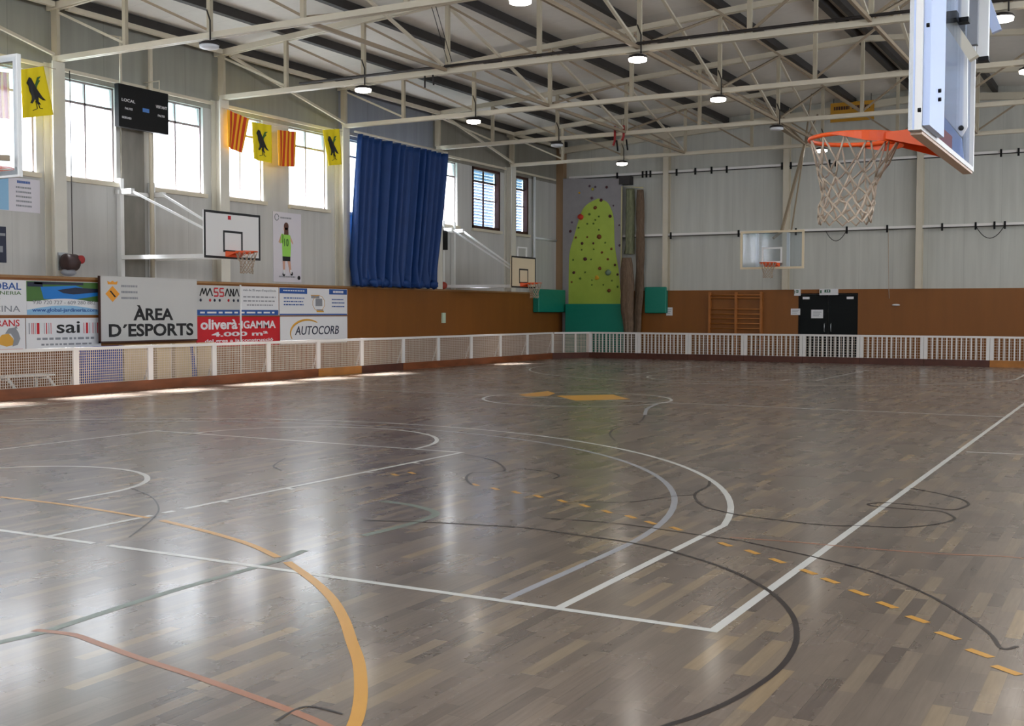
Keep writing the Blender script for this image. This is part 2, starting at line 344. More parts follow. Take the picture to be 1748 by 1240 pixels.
# double door
dr = MB().box(DX0-0.04, YF-0.10, 0, DX0, YF, DZ+0.04).box(DX1, YF-0.10, 0, DX1+0.04, YF, DZ+0.04).box(DX0, YF-0.10, DZ, DX1, YF, DZ+0.04)
d1 = struct('door_1', dr, M['black'], None, 'dark green double fire doors in the end wall', 'door')
mx = (DX0+DX1)/2
for a, b in ((DX0, mx-0.01), (mx+0.01, DX1)):
    lf = struct('door_leaf', MB().box(a, YF-0.07, 0.01, b, YF-0.01, DZ-0.01), M['door'], d1)
    cx = b-0.10 if a == DX0 else a+0.10
    struct('handle', MB().tube([(cx, YF-0.075, 1.0), (cx, YF-0.12, 1.02), (cx, YF-0.12, 1.25), (cx, YF-0.075, 1.27)], 0.016, 6), M['steel'], lf)
    ox = a+0.11 if a == DX0 else b-0.33
    struct('door_closer', MB().box(ox, YF-0.13, DZ-0.16, ox+0.22, YF-0.07, DZ-0.08), M['paper'], lf)
# windows
wn = 0
def window(x_in, x_out, a, c, side, brown=False, SILL=SILL, HEAD=HEAD):
    global wn; wn += 1; TRANSOM = HEAD-0.45
    fm = M['brframe'] if brown else M['frame']; s = 1 if x_in > x_out else -1
    xa, xb = x_out+s*0.10, x_out+s*0.17
    w = 0.09 if brown else 0.035
    if brown: xb = x_in+s*0.02
    b = MB().box(xa, a, SILL, xb, a+w, HEAD).box(xa, c-w, SILL, xb, c, HEAD).box(xa, a, SILL, xb, c, SILL+w).box(xa, a, HEAD-w, xb, c, HEAD)
    o = struct('window_%d' % wn, b, fm, None, ('brown framed window with shutter slats, ' if brown else 'tall clear window with a transom, ')+('left' if side == 'L' else 'right')+' wall', 'window')
    m = (a+c)/2; xc = (xa+x_out+s*0.17)/2
    mb_ = MB().box(xc-0.025, m-0.02, SILL, xc+0.025, m+0.02, HEAD).box(xc-0.025, a, TRANSOM-0.025, xc+0.025, c, TRANSOM+0.025)
    if brown: mb_.box(xc-0.02, a, 5.38, xc+0.02, c, 5.41)
    struct('glazing_bars', mb_, fm, o)
    struct('pane', MB().box(xc-0.004, a+w, SILL+w, xc+0.004, c-w, TRANSOM-0.025), M['pane'], o)
    struct('transom_pane', MB().box(xc-0.004, a+w, TRANSOM+0.025, xc+0.004, c-w, HEAD-w), M['tpane'], o)
    if brown:
        sb = MB()
        for i in range(19):
            z = SILL+0.06+i*0.103
            sb.bar((xc-s*0.12, a+0.03, z), (xc-s*0.12, c-0.03, z), 0.012, 0.092, (0.35, 0, 1))
        struct('shutter_slats', sb, M['slat'], o)
    if side == 'L': struct('window_sill', MB().box(x_in-s*0.03, a-0.05, SILL-0.10, x_in+s*0.10, c+0.05, SILL-0.01), M['cream'], o)
for i, (a, c) in enumerate(WIN_L): window(XL, XL-T, a, c, 'L', i >= 15)
for a, c in FILL_WIN_R: window(XR, XR+T, a, c, 'R', False, SILL_R, HEAD_R)
for a, c in FILL_WIN_N:
    wn += 1; b = MB(); y0, y1 = YN-0.15, YN-0.08
    b.box(a, y0, SILL_R, a+0.05, y1, HEAD_R).box(c-0.05, y0, SILL_R, c, y1, HEAD_R).box(a, y0, SILL_R, c, y1, SILL_R+0.05).box(a, y0, HEAD_R-0.05, c, y1, HEAD_R).box((a+c)/2-0.02, y0, SILL_R, (a+c)/2+0.02, y1, HEAD_R)
    o = struct('window_%d' % wn, b, M['frame'], None, 'large clear window added for fill light, wall behind the viewpoint', 'window')
    struct('pane', MB().box(a+0.05, YN-0.12, SILL_R+0.05, c-0.05, YN-0.112, HEAD_R-0.05), M['pane'], o)

# ------------------------------------------------------------------ frames: columns, trusses, purlins, bracing
places = ['left of the scoreboard', 'between the scoreboard and the striped flag', 'beside the left edge of the blue curtain', 'right of the curtain, before the shuttered windows', 'between the two brown shuttered windows']
for Y, pl in zip(FRAMES, places):
    b = MB().box(XL, Y-0.15, 2.345, XL+0.03, Y+0.15, 6.64).box(XL+0.27, Y-0.15, 2.345, XL+0.30, Y+0.15, 6.64).box(XL+0.03, Y-0.012, 2.345, XL+0.27, Y+0.012, 6.64)
    tag(obj('steel_column', b, M['colw']), 'cream steel column on the left wall, '+pl, 'column')
for k, pl in ((1, 'right of the climbing wall'), (2, 'behind the far glass backboard'), (3, 'right of the double doors')):
    x = XL+0.03+4.35*k-0.03
    b = MB().box(x-0.10, YF-0.03, 2.42, x+0.10, YF, roof_z(x)-0.05).box(x-0.10, YF-0.26, 2.42, x+0.10, YF-0.23, roof_z(x)-0.05).box(x-0.012, YF-0.23, 2.42, x+0.012, YF-0.03, roof_z(x)-0.05)
    tag(obj('steel_column', b, M['cream']), 'beige steel column on the end wall, '+pl, 'column')
tag(obj('steel_column', MB().box(XL, YF-0.30, 0, XL+0.28, YF, 7.8), mat('column_brown', (150, 122, 92), 0.6)), 'brownish boxed column in the far left corner of the hall', 'column')

def truss(Y, label):
    t = thing('roof_truss', (XC, Y, 6.7), label, 'roof truss', 'steel roof trusses')
    zb = 6.70
    obj('bottom_chord', MB().box(XL+0.2, Y-0.07, zb-0.055, XR-0.2, Y-0.015, zb+0.05).box(XL+0.2, Y+0.015, zb-0.055, XR-0.2, Y+0.07, zb+0.05), M['cream'], t)
    tc = MB()
    for s in (-1, 1):
        for dy in (-0.05, 0.05): tc.bar((XC, Y+dy, roof_z(XC)-0.27), (XC+s*13.0, Y+dy, roof_z(XC+s*13.0)-0.27), 0.06, 0.13)
    obj('top_chord', tc, M['cream'], t)
    for i in range(-6, 7):
        x = XC+i*NODE
        if abs(i) == 6: x = XC+(13.05-0.22)*(1 if i > 0 else -1)
        w = 0.17 if abs(i) == 6 else 0.085
        obj('vertical', MB().box(x-w/2, Y-0.04, zb+0.05, x+w/2, Y+0.04, roof_z(x)-0.32), M['upright'], t)
        if i:
            x2 = XC+(i-(1 if i > 0 else -1))*NODE
            obj('diagonal', MB().bar((x, Y+0.03, roof_z(x)-0.36), (x2, Y+0.03, zb+0.09), 0.045, 0.045), M['creamdk'] if abs(i) < 6 else M['cream'], t)
for Y, lb in zip(FRAMES, ['nearest cream steel roof truss, above the scoreboard', 'cream steel roof truss meeting the wall at the striped flag', 'cream steel roof truss meeting the wall at the left edge of the curtain', 'cream steel roof truss meeting the wall at the right edge of the curtain', 'farthest cream steel roof truss, between the brown windows']):
    truss(Y, lb)
pnames = ['dark roof purlin running along the left eave', 'second dark roof purlin from the left wall', 'third dark roof purlin from the left wall', 'fourth dark roof purlin from the left wall', 'fifth dark roof purlin from the left wall', 'sixth dark roof purlin from the left wall, next to the ridge', 'dark purlin on the left side of the roof ridge', 'dark purlin on the right side of the roof ridge', 'dark roof purlin on the right slope, first beyond the ridge', 'dark roof purlin on the right slope, second beyond the ridge']
for x, lb in zip([XL+0.25, XC-5*NODE, XC-4*NODE, XC-3*NODE, XC-2*NODE, XC-NODE, XC-0.2, XC+0.2, XC+NODE, XC+2*NODE], pnames):
    z = roof_z(x)
    tag(obj('roof_purlin', MB().box(x-0.075, YN+0.001, z-0.20, x+0.075, YF-0.001, z-0.008), M['dark']), lb, 'purlin', 'roof purlins')
for x, lb in ((XC-3*NODE, 'cross bracing between the trusses, line nearest the left wall'), (XC-NODE, 'cross bracing between the trusses, middle line left of the ridge'), (XC+NODE, 'cross bracing between the trusses, line right of the ridge')):
    t = thing('roof_bracing', (x, 20, 6.7), lb, 'bracing', 'roof bracing lines')
    for a, c in zip(FRAMES[:-1], FRAMES[1:]):
        obj('tie', MB().bar((x, a+0.08, 6.72), (x, c-0.08, 6.72), 0.06, 0.07), M['creamdk'], t)
        zt = roof_z(x)-0.36
        obj('diagonal', MB().bar((x-0.04, a+0.08, zt), (x-0.04, c-0.08, 6.80), 0.06, 0.05), M['cream'], t)
        obj('diagonal', MB().bar((x+0.04, a+0.08, 6.80), (x+0.04, c-0.08, zt), 0.06, 0.05), M['creamdk'], t)
t = thing('eave_bracing', (XL+0.3, 15, 6.6), 'cream eave tie and slanting braces high along the left wall', 'bracing')
eb_ = [5.9]+FRAMES+[YF-0.35]
for a, c in zip(eb_[:-1], eb_[1:]):
    for x, z, w in ((XL+0.36, 7.74, 0.10), (XL+0.06, 6.56, 0.07)): obj('tie', MB().bar((x, a+0.16, z), (x, c-0.16, z), w, w), M['cream'], t)
obj('diagonal', MB().bar((XL+0.36, 5.9, 7.7), (XL+0.36, 10.28, 6.75), 0.06, 0.06), M['cream'], t)
obj('diagonal', MB().bar((XL+0.36, 15.35, 7.7), (XL+0.36, 19.8, 6.75), 0.06, 0.06), M['cream'], t)
obj('diagonal', MB().bar((XL+0.36, 24.85, 7.7), (XL+0.36, 29.3, 6.75), 0.06, 0.06), M['cream'], t)
# end gable rafter and girts
rb = MB()
for s in (-1, 1): rb.bar((XC, YF-0.30, roof_z(XC)-0.36), (XC+s*12.9, YF-0.30, roof_z(XC+s*12.9)-0.36), 0.12, 0.22)
tag(obj('gable_rafter', rb, M['cream']), 'cream gable rafter following the roof along the end wall', 'rafter')
def girt(z, lb, clamps, loops):
    t = thing('wall_girt', (-8, YF-0.12, z), lb, 'girt', 'end wall girts')
    obj('rail', MB().box(WX+0.2, YF-0.20, z-0.02, XR, YF-0.001, z+0.06), M['whitebar'], t)
    obj('lip', MB().box(WX+0.2, YF-0.20, z-0.045, XR, YF-0.13, z-0.021), M['dark'], t)
    for x in clamps: obj('clamp', MB().box(x-0.03, YF-0.24, z-0.14, x+0.03, YF-0.202, z+0.10), M['black'], t)
    for x0, x1, d in loops:
        obj('cable_loop', MB().tube([(x0+(x1-x0)*k/10, YF-0.22, z-0.02-d*(1-((k-5)/5)**2)) for k in range(11)], 0.012, 5), M['conduit'], t)
    return t
low_girt = girt(4.40, 'pale horizontal wall girt with hanging cables, at the height of the far backboard', [-13.1, -10.6, -9.0, -8.6, -6.9, -5.6, -3.9, -2.9, -2.35, -2.05], [(-7.6, -6.9, 0.35), (-2.9, -2.05, 0.40)])
girt(6.64, 'pale horizontal wall girt with clamps, above the climbing wall', [-15.2, -14.2, -14.05, -13.9, -12.9, -12.2, -11.6, -11.05, -9.1, -8.8, -7.5, -7.3, -3.4, -2.2, -1.7], [(-7.5, -7.2, 0.35)])

# ------------------------------------------------------------------ lamps
def lamp(x, Y, lit, lb):
    t = thing('ceiling_lamp', (x, Y, 6.62), lb, 'lamp', 'round lamps under the trusses')
    obj('housing', MB().lathe([(0.02, 0.05), (0.10, 0.04), (0.17, 0.01), (0.19, -0.02), (0.18, -0.035)], (x, Y-0.02, 6.56), 20), M['conduit'], t)
    obj('lens', MB().lathe([(0.178, -0.036), (0.172, -0.085), (0.10, -0.105)], (x, Y-0.02, 6.56), 20), M['ledon'] if lit else M['ledoff'], t)
    obj('bracket', MB().tube([(x+0.10, Y-0.10, 6.60), (x+0.10, Y-0.10, 6.95), (x+0.02, Y-0.10, 7.15)], 0.015, 6), M['conduit'], t)
    if lit:
        l = bpy.data.lights.new('lamp_light', 'AREA'); l.shape = 'DISK'; l.size = 0.32; l.energy = LAMP_W; l.color = (1.0, 0.93, 0.84)
        o = bpy.data.objects.new('lamp_light', l); COL.objects.link(o); o.parent = t; o.location = (0, -0.02, -0.18)
LX = {-13.3: 'left', -6.8: 'middle', -0.3: 'right'}
unlit = {(-13.3, 10.45), (-13.3, 24.7), (-6.8, 24.7)}
fn = {10.45: 'the nearest truss', 15.2: 'the second truss', 19.95: 'the third truss', 24.7: 'the fourth truss', 29.45: 'the farthest truss'}
for Y in FRAMES:
    for x, nm in LX.items():
        lit = (x, Y) not in unlit
        lamp(x, Y, lit, ('glowing' if lit else 'unlit dark')+' round lamp under '+fn[Y]+', '+nm+' of its row')

# ------------------------------------------------------------------ floor markings (paint on the floor)
FLOOR = bpy.data.objects['floor']
SN = [0]
def strip(mb, pts, w, z, closed=False):
    SN[0] += 1; z += (SN[0] % 23)*1.2e-5
    pts = [Vector((p[0], p[1], 0)) for p in pts]; m = len(pts); L_ = []; R_ = []
    for i, p in enumerate(pts):
        if closed: d = pts[(i+1) % m]-pts[i-1]
        else: d = pts[min(i+1, m-1)]-pts[max(i-1, 0)]
        d.normalize(); n = Vector((-d.y, d.x, 0))*(w/2)
        L_.append(p+n+Vector((0, 0, z))); R_.append(p-n+Vector((0, 0, z)))
    fs = [(m+i, m+(i+1) % m, (i+1) % m, i) for i in range(m if closed else m-1)]
    return mb.add(L_+R_, fs)
def arc(cx, cy, r, a0, a1, n=48): return [(cx+r*cos(radians(a0+(a1-a0)*k/n)), cy+r*sin(radians(a0+(a1-a0)*k/n))) for k in range(n+1)]
def fl(*ps): return [tuple(on_z(x, y)[:2]) for x, y in ps]
def smooth(pts, n=6):
    out = []
    for i in range(len(pts)-1):
        p0 = Vector(pts[max(i-1, 0)]); p1 = Vector(pts[i]); p2 = Vector(pts[i+1]); p3 = Vector(pts[min(i+2, len(pts)-1)])
        for k in range(n):
            t = k/n; out.append(tuple(0.5*((2*p1)+(p2-p0)*t+(2*p0-5*p1+4*p2-p3)*t*t+(3*p1-p0-3*p2+p3)*t**3)))
    return out+[tuple(pts[-1])]
w_ = MB(); zW = 0.0012; HALF = 14.0; lw = 0.055
def both(f):
    f(lambda p: p); f(lambda p: (p[0], 2*HALF-p[1]))
strip(w_, [(0, -0.03), (0, 2*HALF)], lw, zW); strip(w_, [(-15, 0), (-15, 2*HALF)], lw, zW)
strip(w_, [(-15, HALF), (0, HALF)], lw, zW); strip(w_, arc(-7.5, HALF, 1.775, 0, 360), lw, zW, False)
def half(T_):
    m = lambda pts: [T_(p) for p in pts]
    if T_((0, 0))[1] == 0:
        g0, g1 = fl((156, 929), (181, 933))
        strip(w_, m([(-15, 0), (g0[0], 0)]), lw, zW); strip(w_, m([(g1[0], 0), (0.027, 0)]), lw, zW)
        a, b, c, d = [q[1] for q in fl((262, 881), (276, 876), (291, 872), (305, 868))]
        strip(w_, m([(-5.05, 0), (-5.05, a)]), lw, zW); strip(w_, m([(-5.05, b), (-5.05, c)]), lw, zW); strip(w_, m([(-5.05, d), (-5.05, 5.8)]), lw, zW)
    else:
        strip(w_, m([(-15, 0), (0.027, 0)]), lw, zW); strip(w_, m([(-5.05, 0), (-5.05, 5.8)]), lw, zW)
    strip(w_, m([(-9.95, 0), (-9.95, 5.8)]), lw, zW); strip(w_, m([(-9.98, 5.8), (-5.02, 5.8)]), lw, zW)
    strip(w_, m(arc(-7.5, 5.8, 1.775, 0, 180)), lw, zW)
    strip(w_, m([(-8.75, 1.2)]+arc(-7.5, 1.575, 1.25, 180, 0)+[(-6.25, 1.2)]), lw, zW)
    a = math.degrees(math.acos(6.6/6.725))
    strip(w_, m([(-0.9, 0)]+arc(-7.5, 1.575, 6.725, a, 180-a, 64)+[(-14.1, 0)]), lw, zW)
both(half)
for y_ in (0.9, 1.75, 3.0, 3.85):                      # short key ticks
    strip(w_, [(-5.05, y_+0.9), (-4.95, y_+0.9)], lw, zW)
strip(w_, fl((1650, 772), (1747, 776)), 0.05, zW); strip(w_, smooth(fl((0, 717.5), (120, 713), (229, 709.5))), 0.05, zW)
struct('white_lines', w_, M['lwhite'], FLOOR)
g_ = MB(); a = math.degrees(math.acos(6.25/6.26))
strip(g_, [(-1.25, 0.03)]+arc(-7.5, 1.575, 6.25, 0, 180, 64)+[(-13.75, 0.03)], 0.055, 0.001)
strip(g_, smooth(fl((1122, 690), (1105, 698), (1101, 709))), 0.06, 0.001)
struct('grey_lines', g_, M['lgray'], FLOOR)
k_ = MB(); zK = 0.0018
for pts, cw in (
  (((620, 889), (727, 892), (806, 896), (900, 902), (986, 914), (1065, 925), (1147, 942), (1243, 973), (1312, 1009), (1350, 1047), (1360, 1081), (1353, 1112), (1322, 1150), (1260, 1191), (1192, 1222), (1137, 1240), (1040, 1275)), 0.042),
  (((926, 885), (1030, 892), (1106, 901), (1209, 916), (1260, 923), (1329, 938), (1396, 953), (1486, 976), (1571, 1010), (1639, 1047), (1689, 1082), (1710, 1108), (1737, 1104)), 0.03),
  (((1211, 822), (1209, 830), (1188, 842), (1188, 853), (1202, 865), (1230, 873), (1264, 880), (1357, 892), (1425, 898), (1469, 898), (1537, 901), (1595, 896), (1625, 889), (1628, 883), (1608, 874), (1571, 871), (1517, 867), (1486, 863.5), (1486, 860), (1517, 859), (1571, 864), (1625, 871), (1650, 864), (1652, 859), (1639, 852), (1598, 842), (1554, 834)), 0.035),
  (((960, 860), (1005, 857), (1072, 858), (1137, 849), (1186, 845)), 0.02),
  (((1101, 709), (1091, 721), (1053, 731), (1041, 741), (1050, 753)), 0.04),
  (((792, 776), (840, 786), (862, 801), (850, 806), (806, 808), (796, 818), (806, 829)), 0.035),
  (((880, 800), (930, 805), (954, 812), (945, 818)), 0.03),
  (((223, 834), (257, 848), (271, 868), (262, 885), (240, 903), (220, 918)), 0.02),
  (((487, 783), (467, 796), (480, 803)), 0.03),
  (((470, 1232), (522, 1207), (585, 1220)), 0.02)):
    strip(k_, smooth(fl(*pts)), cw*0.72, zK)
struct('black_lines', k_, M['lblack'], FLOOR)
y_ = MB(); zY = 0.0015
strip(y_, smooth(fl((0, 849), (103, 861), (206, 877), (254, 885))), 0.05, zY); strip(y_, smooth(fl((276, 889), (357, 909), (426, 930), (474, 952))), 0.055, zY)
strip(y_, smooth(fl((490, 960), (535, 992), (566, 1022), (587, 1057), (600, 1095), (612, 1130), (616, 1170), (614, 1205), (604, 1240), (575, 1290))), 0.06, zY)
for x, y in ((674, 811), (703, 808), (811, 828), (845, 835), (881, 841), (919, 848), (960, 856), (998, 864), (1036, 874), (1077, 883), (1111, 893), (1154, 903), (1238, 930), (1284, 943), (1327, 958), (1380, 977), (1417, 992), (1466, 1012.5), (1514, 1033.5), (1566, 1058), (1618, 1086), (1672, 1116), (1718, 1145)):
    p = on_z(x, y); s = 12+(y-800)*0.022
    q0, q1 = on_z(x-s, y-s*0.36), on_z(x+s, y+s*0.36)
    d = (q1-q0).normalized()*0.075
    strip(y_, [tuple((p-d)[:2]), tuple((p+d)[:2])], 0.05, zY)
for poly in (((948, 676), (1046, 674), (1076, 682), (983, 684.5)), ((885, 674), (935, 668), (948, 672), (935, 676.5), (898, 677.5))):
    pp = fl(*poly); y_.add([(a_, b_, zY) for a_, b_ in pp], [tuple(range(len(pp)-1, -1, -1))])
struct('yellow_markings', y_, M['lyel'], FLOOR)
o_ = MB()
strip(o_, smooth(fl((58, 1076), (124, 1084), (165, 1098), (240, 1125), (326, 1153), (429, 1189), (529, 1227), (600, 1262))), 0.045, 0.001)
strip(o_, smooth(fl((1245, 918), (1359, 926), (1435, 933), (1588, 945), (1706, 950), (1747, 954))), 0.025, 0.001)
struct('orange_lines', o_, M['lor'], FLOOR)
gr = MB()
strip(gr, smooth(fl((-40, 1108), (0, 1097), (69, 1081), (144, 1057), (240, 1026), (343, 995), (429, 971), (480, 956), (520, 940))), 0.06, 0.0009)
strip(gr, smooth(fl((620, 915), (703, 894), (744, 877), (703, 863), (651, 856))), 0.07, 0.0009)
struct('green_lines', gr, M['lgreen'], FLOOR)

# ------------------------------------------------------------------ rink barriers
BX, BY, BH = -16.4, 32.0, 0.90
yc = on_x(943, 595, BX).y; xc = on_y(1006, 590, BY).x
lb = thing('rink_barrier', (BX, 12, 0), 'white netted rink barrier with brown kickboard along the left wall', 'barrier')
ys = [on_x(x, y, BX).y for x, y in ((129, 620), (256, 615), (365, 610), (458, 605), (543, 603), (617, 600), (688, 598), (748, 596), (804, 594), (854, 592), (900, 590), (943, 588))]
ys = [ys[0]-6.3, ys[0]-4.2, ys[0]-2.1]+ys
obj('top_rail', MB().box(BX-0.03, -4.5, BH-0.03, BX+0.03, yc, BH+0.03), M['whitebar'], lb)
k0 = [(-4.5, ys[7], 'kick'), (ys[7], ys[8], 'kickor'), (ys[8], ys[9], 'kickdk'), (ys[9], yc, 'kick')]
for a, c, m in k0: obj('kickboard', MB().box(BX-0.03, a+0.005, 0, BX+0.012, c-0.005, 0.20), M[m], lb)
def netting(p, q, z0, z1, step=0.05, r=0.0045):
    p, q = Vector(p), Vector(q); L_ = (q-p).length; n = max(2, int(L_/step)); b = MB()
    for i in range(n+1):
        a = p+(q-p)*(i/n); b.bar((a.x, a.y, z0), (a.x, a.y, z1), 2*r, 2*r, (0, 1, 0.01))
    nz_ = int((z1-z0)/step)
    for j in range(nz_+1):
        z = z0+(z1-z0)*j/nz_; b.bar((p.x, p.y, z), (q.x, q.y, z), 2*r, 2*r)
    return b
for i, y in enumerate(ys):
    obj('post', MB().box(BX-0.025, y-0.065, 0.20, BX+0.025, y+0.065, BH-0.03), M['whitebar'], lb)
    obj('brace', MB().bar((BX-0.03, y+0.10, BH-0.06), (BX-0.32, y+0.10, 0.03), 0.03, 0.03), M['whitebar'], lb)
    y1 = ys[i+1] if i+1 < len(ys) else yc
    if y1-y > 0.3: obj('net_panel', netting((BX-0.01, y+0.065, 0), (BX-0.01, y1-0.065, 0), 0.21, BH-0.03), M['net'], lb)
eb = thing('rink_barrier', (-8, BY, 0), 'white barred rink barrier with brown kickboard across the end of the hall', 'barrier')
xe = [on_y(x, 590, BY).x for x in (1006, 1089, 1175, 1270, 1370, 1468, 1577, 1690)]; xe += [xe[-1]+1.95]
obj('corner_rail', MB().bar((BX+0.03, yc+0.05, BH), (xc, BY, BH), 0.06, 0.06), M['whitebar'], eb)
obj('corner_kickboard', MB().bar((BX, yc, 0.10), (xc, BY, 0.10), 0.04, 0.20), M['kickdk'], eb)
obj('net_panel', netting((BX, yc, 0), (xc, BY, 0), 0.21, BH-0.03), M['net'], eb)
for k in (0.3, 0.62): obj('post', MB().box(BX+(xc-BX)*k-0.025, yc+(BY-yc)*k-0.02, 0.2, BX+(xc-BX)*k+0.025, yc+(BY-yc)*k+0.02, BH-0.03), M['whitebar'], eb)
obj('top_rail', MB().box(xc, BY-0.03, BH-0.03, 1.4, BY+0.03, BH+0.03), M['whitebar'], eb)
for i in range(len(xe)):
    x = xe[i]
    for s in (-1, 1): obj('post', MB().box(x+s*0.055-0.05, BY-0.025, 0.20, x+s*0.055+0.05, BY+0.025, BH-0.03), M['whitebar'], eb)
    if i+1 < len(xe):
        x1 = xe[i+1]; b = MB(); n = 12
        for k in range(1, n):
            xx = x+0.11+(x1-x-0.22)*k/n; b.box(xx-0.02, BY-0.012, 0.20, xx+0.02, BY+0.012, BH-0.03)
        obj('bar_panel', b, M['whitebar'], eb)
        obj('net_panel', netting((x+0.11, BY+0.04, 0), (x1-0.11, BY+0.04, 0), 0.21, BH-0.03, 0.08), M['net'], eb)
        obj('kickboard', MB().box(x+0.005, BY-0.03, 0, x1-0.005, BY+0.02, 0.20), M['kickor'] if i == 7 else M['kickdk'], eb)
# things stored behind the left barrier
def yl(x, y, X=-16.9): return on_x(x, y, X).y
b0, b1 = yl(135, 610), yl(205, 610)
tag(obj('gym_mat', MB().box(-17.0, b0, 0, -16.82, b1, 0.92), M['bmat']), 'blue mat standing behind the barrier netting under the big area sign', 'mat')
for i, (xa, xb, lbl) in enumerate(((207, 252, 'beige padded panel standing right beside the blue mat'), (262, 286, 'narrow beige padded panel in the middle behind the barrier netting'), (294, 328, 'beige padded panel with a blue stripe behind the barrier netting'), (332, 362, 'beige padded panel at the right end of the stored row'))):
    a, c = yl(xa, 610), yl(xb, 610)
    t = thing('padded_panel', (-16.9, (a+c)/2, 0), lbl, 'panel', 'padded panels behind the barrier')
    obj('pad', MB().box(-16.97, a, 0.0, -16.80, c, 0.93), M['beige'], t)
    obj('edge_trim', MB().box(-16.97, c, 0.0, -16.80, c+0.03, 0.93), M['white'], t)
    if i == 2: obj('blue_stripe', MB().prism([(a+0.45, 0.9), (a+0.52, 0.9), (a+0.68, 0.05), (a+0.5, 0.05)], (-16.80, 0, 0), EY, EZ, 0.006), M['bmat'], t)
t = thing('slatted_bench', (-16.95, 8.6, 0), 'low white slatted bench behind the netting at the left edge', 'bench')
for k in range(4): obj('slat', MB().box(-17.15+k*0.11, 7.6, 0.38, -17.08+k*0.11, 9.75, 0.41), M['white'], t)
for yy in (7.8, 8.7, 9.6): obj('leg', MB().bar((-17.12, yy, 0.38), (-17.12, yy, 0), 0.05, 0.05).bar((-16.80, yy, 0.38), (-16.72, yy+0.25, 0), 0.05, 0.05).bar((-17.12, yy, 0.34), (-16.80, yy, 0.34), 0.04, 0.04), M['white'], t)
yp = yl(411, 550, -17.05); tag(obj('slim_post', MB().tube([(-17.05, yp, 0), (-17.05, yp, 2.27)], 0.022, 8), M['white']), 'slim white post standing in front of the red advertising board', 'post')

# ------------------------------------------------------------------ advertising boards on the left wainscot
AX = WX+0.002
def ad(y0, z0, y1, z1, m, lb):
    o = tag(sign_l(AX, y0, z0, y1, z1, m, 'advertising_board', None, 0.012), lb, 'advertising board', 'advertising boards on the left wall')
    o.location.y -= 0.12; return o
AT = AX+0.0125
def rect(mb, y0, z0, y1, z1, X=None, t=0.003): X = AT if X is None else X; return mb.box(X, y0, z0, X+t, y1, z1)
def txt(s, y0, z0, y1, z1, m, parent, bold=0.01, X=None, name='lettering', slant=0.0):
    return obj(name, letters(MB(), s, (AT if X is None else X, y0, z0), EY, EZ, y1-y0, z1-z0, bold, 0.004, slant), m, parent)
def scrawl(mb, y0, y1, z, h, X=None, n=9, seed=1):              # a row of small unreadable print
    r = random.Random(seed); X = AT if X is None else X; y = y0
    while y < y1:
        w = (y1-y0)*r.uniform(0.04, 0.12); mb.box(X, y, z, X+0.003, min(y+w, y1), z+h); y += w+(y1-y0)*0.03
    return mb
# garden and pool banner
A = ad(8.58, 1.56, 11.55, 2.24, M['paper'], 'garden and pool banner with a blue pool photo, top row at the left edge')
txt('GLOBAL', 8.66, 2.05, 9.60, 2.19, M['blue'], A); txt('JARDINERIA', 8.66, 1.93, 9.60, 2.02, M['green'], A, 0.0); txt('Y', 9.05, 1.79, 9.13, 1.88, M['mid'], A, 0.0); txt('PISCINA', 8.66, 1.62, 9.57, 1.74, M['mid'], A, 0.0)
obj('pool_photo', rect(MB(), 9.72, 1.83, 11.53, 2.23), M['green'], A)
pb = MB(); pb.prism([(10.05, 2.12), (10.9, 2.16), (11.5, 2.02), (11.5, 1.96), (10.9, 1.88), (10.12, 1.88)], (AT+0.003, 0, 0), EY, EZ, 0.002); obj('pool_water', pb, M['pool'], A)
pb = MB(); pb.prism([(10.45, 2.06), (10.9, 2.12), (11.5, 2.1), (11.5, 2.03), (10.85, 1.98), (10.6, 2.0)], (AT+0.005, 0, 0), EY, EZ, 0.002).box(AT+0.003, 9.74, 2.12, AT+0.006, 10.1, 2.21).box(AT+0.003, 9.9, 2.17, AT+0.006, 11.1, 2.22); obj('terrace', pb, M['navy'], A)
obj('white_band', MB().prism([(9.72, 1.56)]+[(9.72+1.81*k/12, 1.80+0.09*sin(pi*k/12)) for k in range(13)]+[(11.53, 1.56)], (AT+0.004, 0, 0), EY, EZ, 0.002), M['paper'], A)
txt('930 720 727 - 609 280 882', 9.86, 1.775, 11.40, 1.85, M['mid'], A, 0.0, AT+0.007)
obj('blue_band', MB().prism([(9.72, 1.565)]+[(9.72+1.81*k/12, 1.66+0.09*sin(pi*k/12)) for k in range(13)]+[(11.53, 1.565)], (AT+0.006, 0, 0), EY, EZ, 0.002), M['lt'], A)
txt('www.global-jardineria.com', 9.84, 1.60, 11.44, 1.70, M['blue'], A, 0.01, AT+0.009)
# transport and accounting boards, lower row
A = ad(8.2, 0.84, 9.68, 1.50, M['paper'], 'transport advert with red letters and a squirrel picture, lower row at the left edge')
txt('TRANS', 8.9, 1.34, 9.55, 1.47, M['red2'], A)
sq = MB().prism([(9.0, 1.02), (9.15, 1.18), (9.3, 1.2), (9.4, 1.1), (9.42, 0.98), (9.25, 0.95)], (AT, 0, 0), EY, EZ, 0.003); obj('orange_figure', sq, M['swoosh'], A)
sq = MB().prism([(9.22, 1.2), (9.3, 1.3), (9.45, 1.32), (9.52, 1.22), (9.56, 1.1), (9.5, 0.98), (9.38, 0.95), (9.42, 1.1), (9.35, 1.2)], (AT+0.003, 0, 0), EY, EZ, 0.003).prism([(9.44, 1.31), (9.47, 1.38), (9.5, 1.29)], (AT+0.003, 0, 0), EY, EZ, 0.003); obj('grey_figure', sq, M['mid'], A)
obj('red_band', rect(MB(), 8.2, 0.86, 9.62, 0.90), M['red2'], A)
A = ad(9.70, 0.84, 11.55, 1.50, M['paper'], 'white board reading sai between red and grey barcode lines')
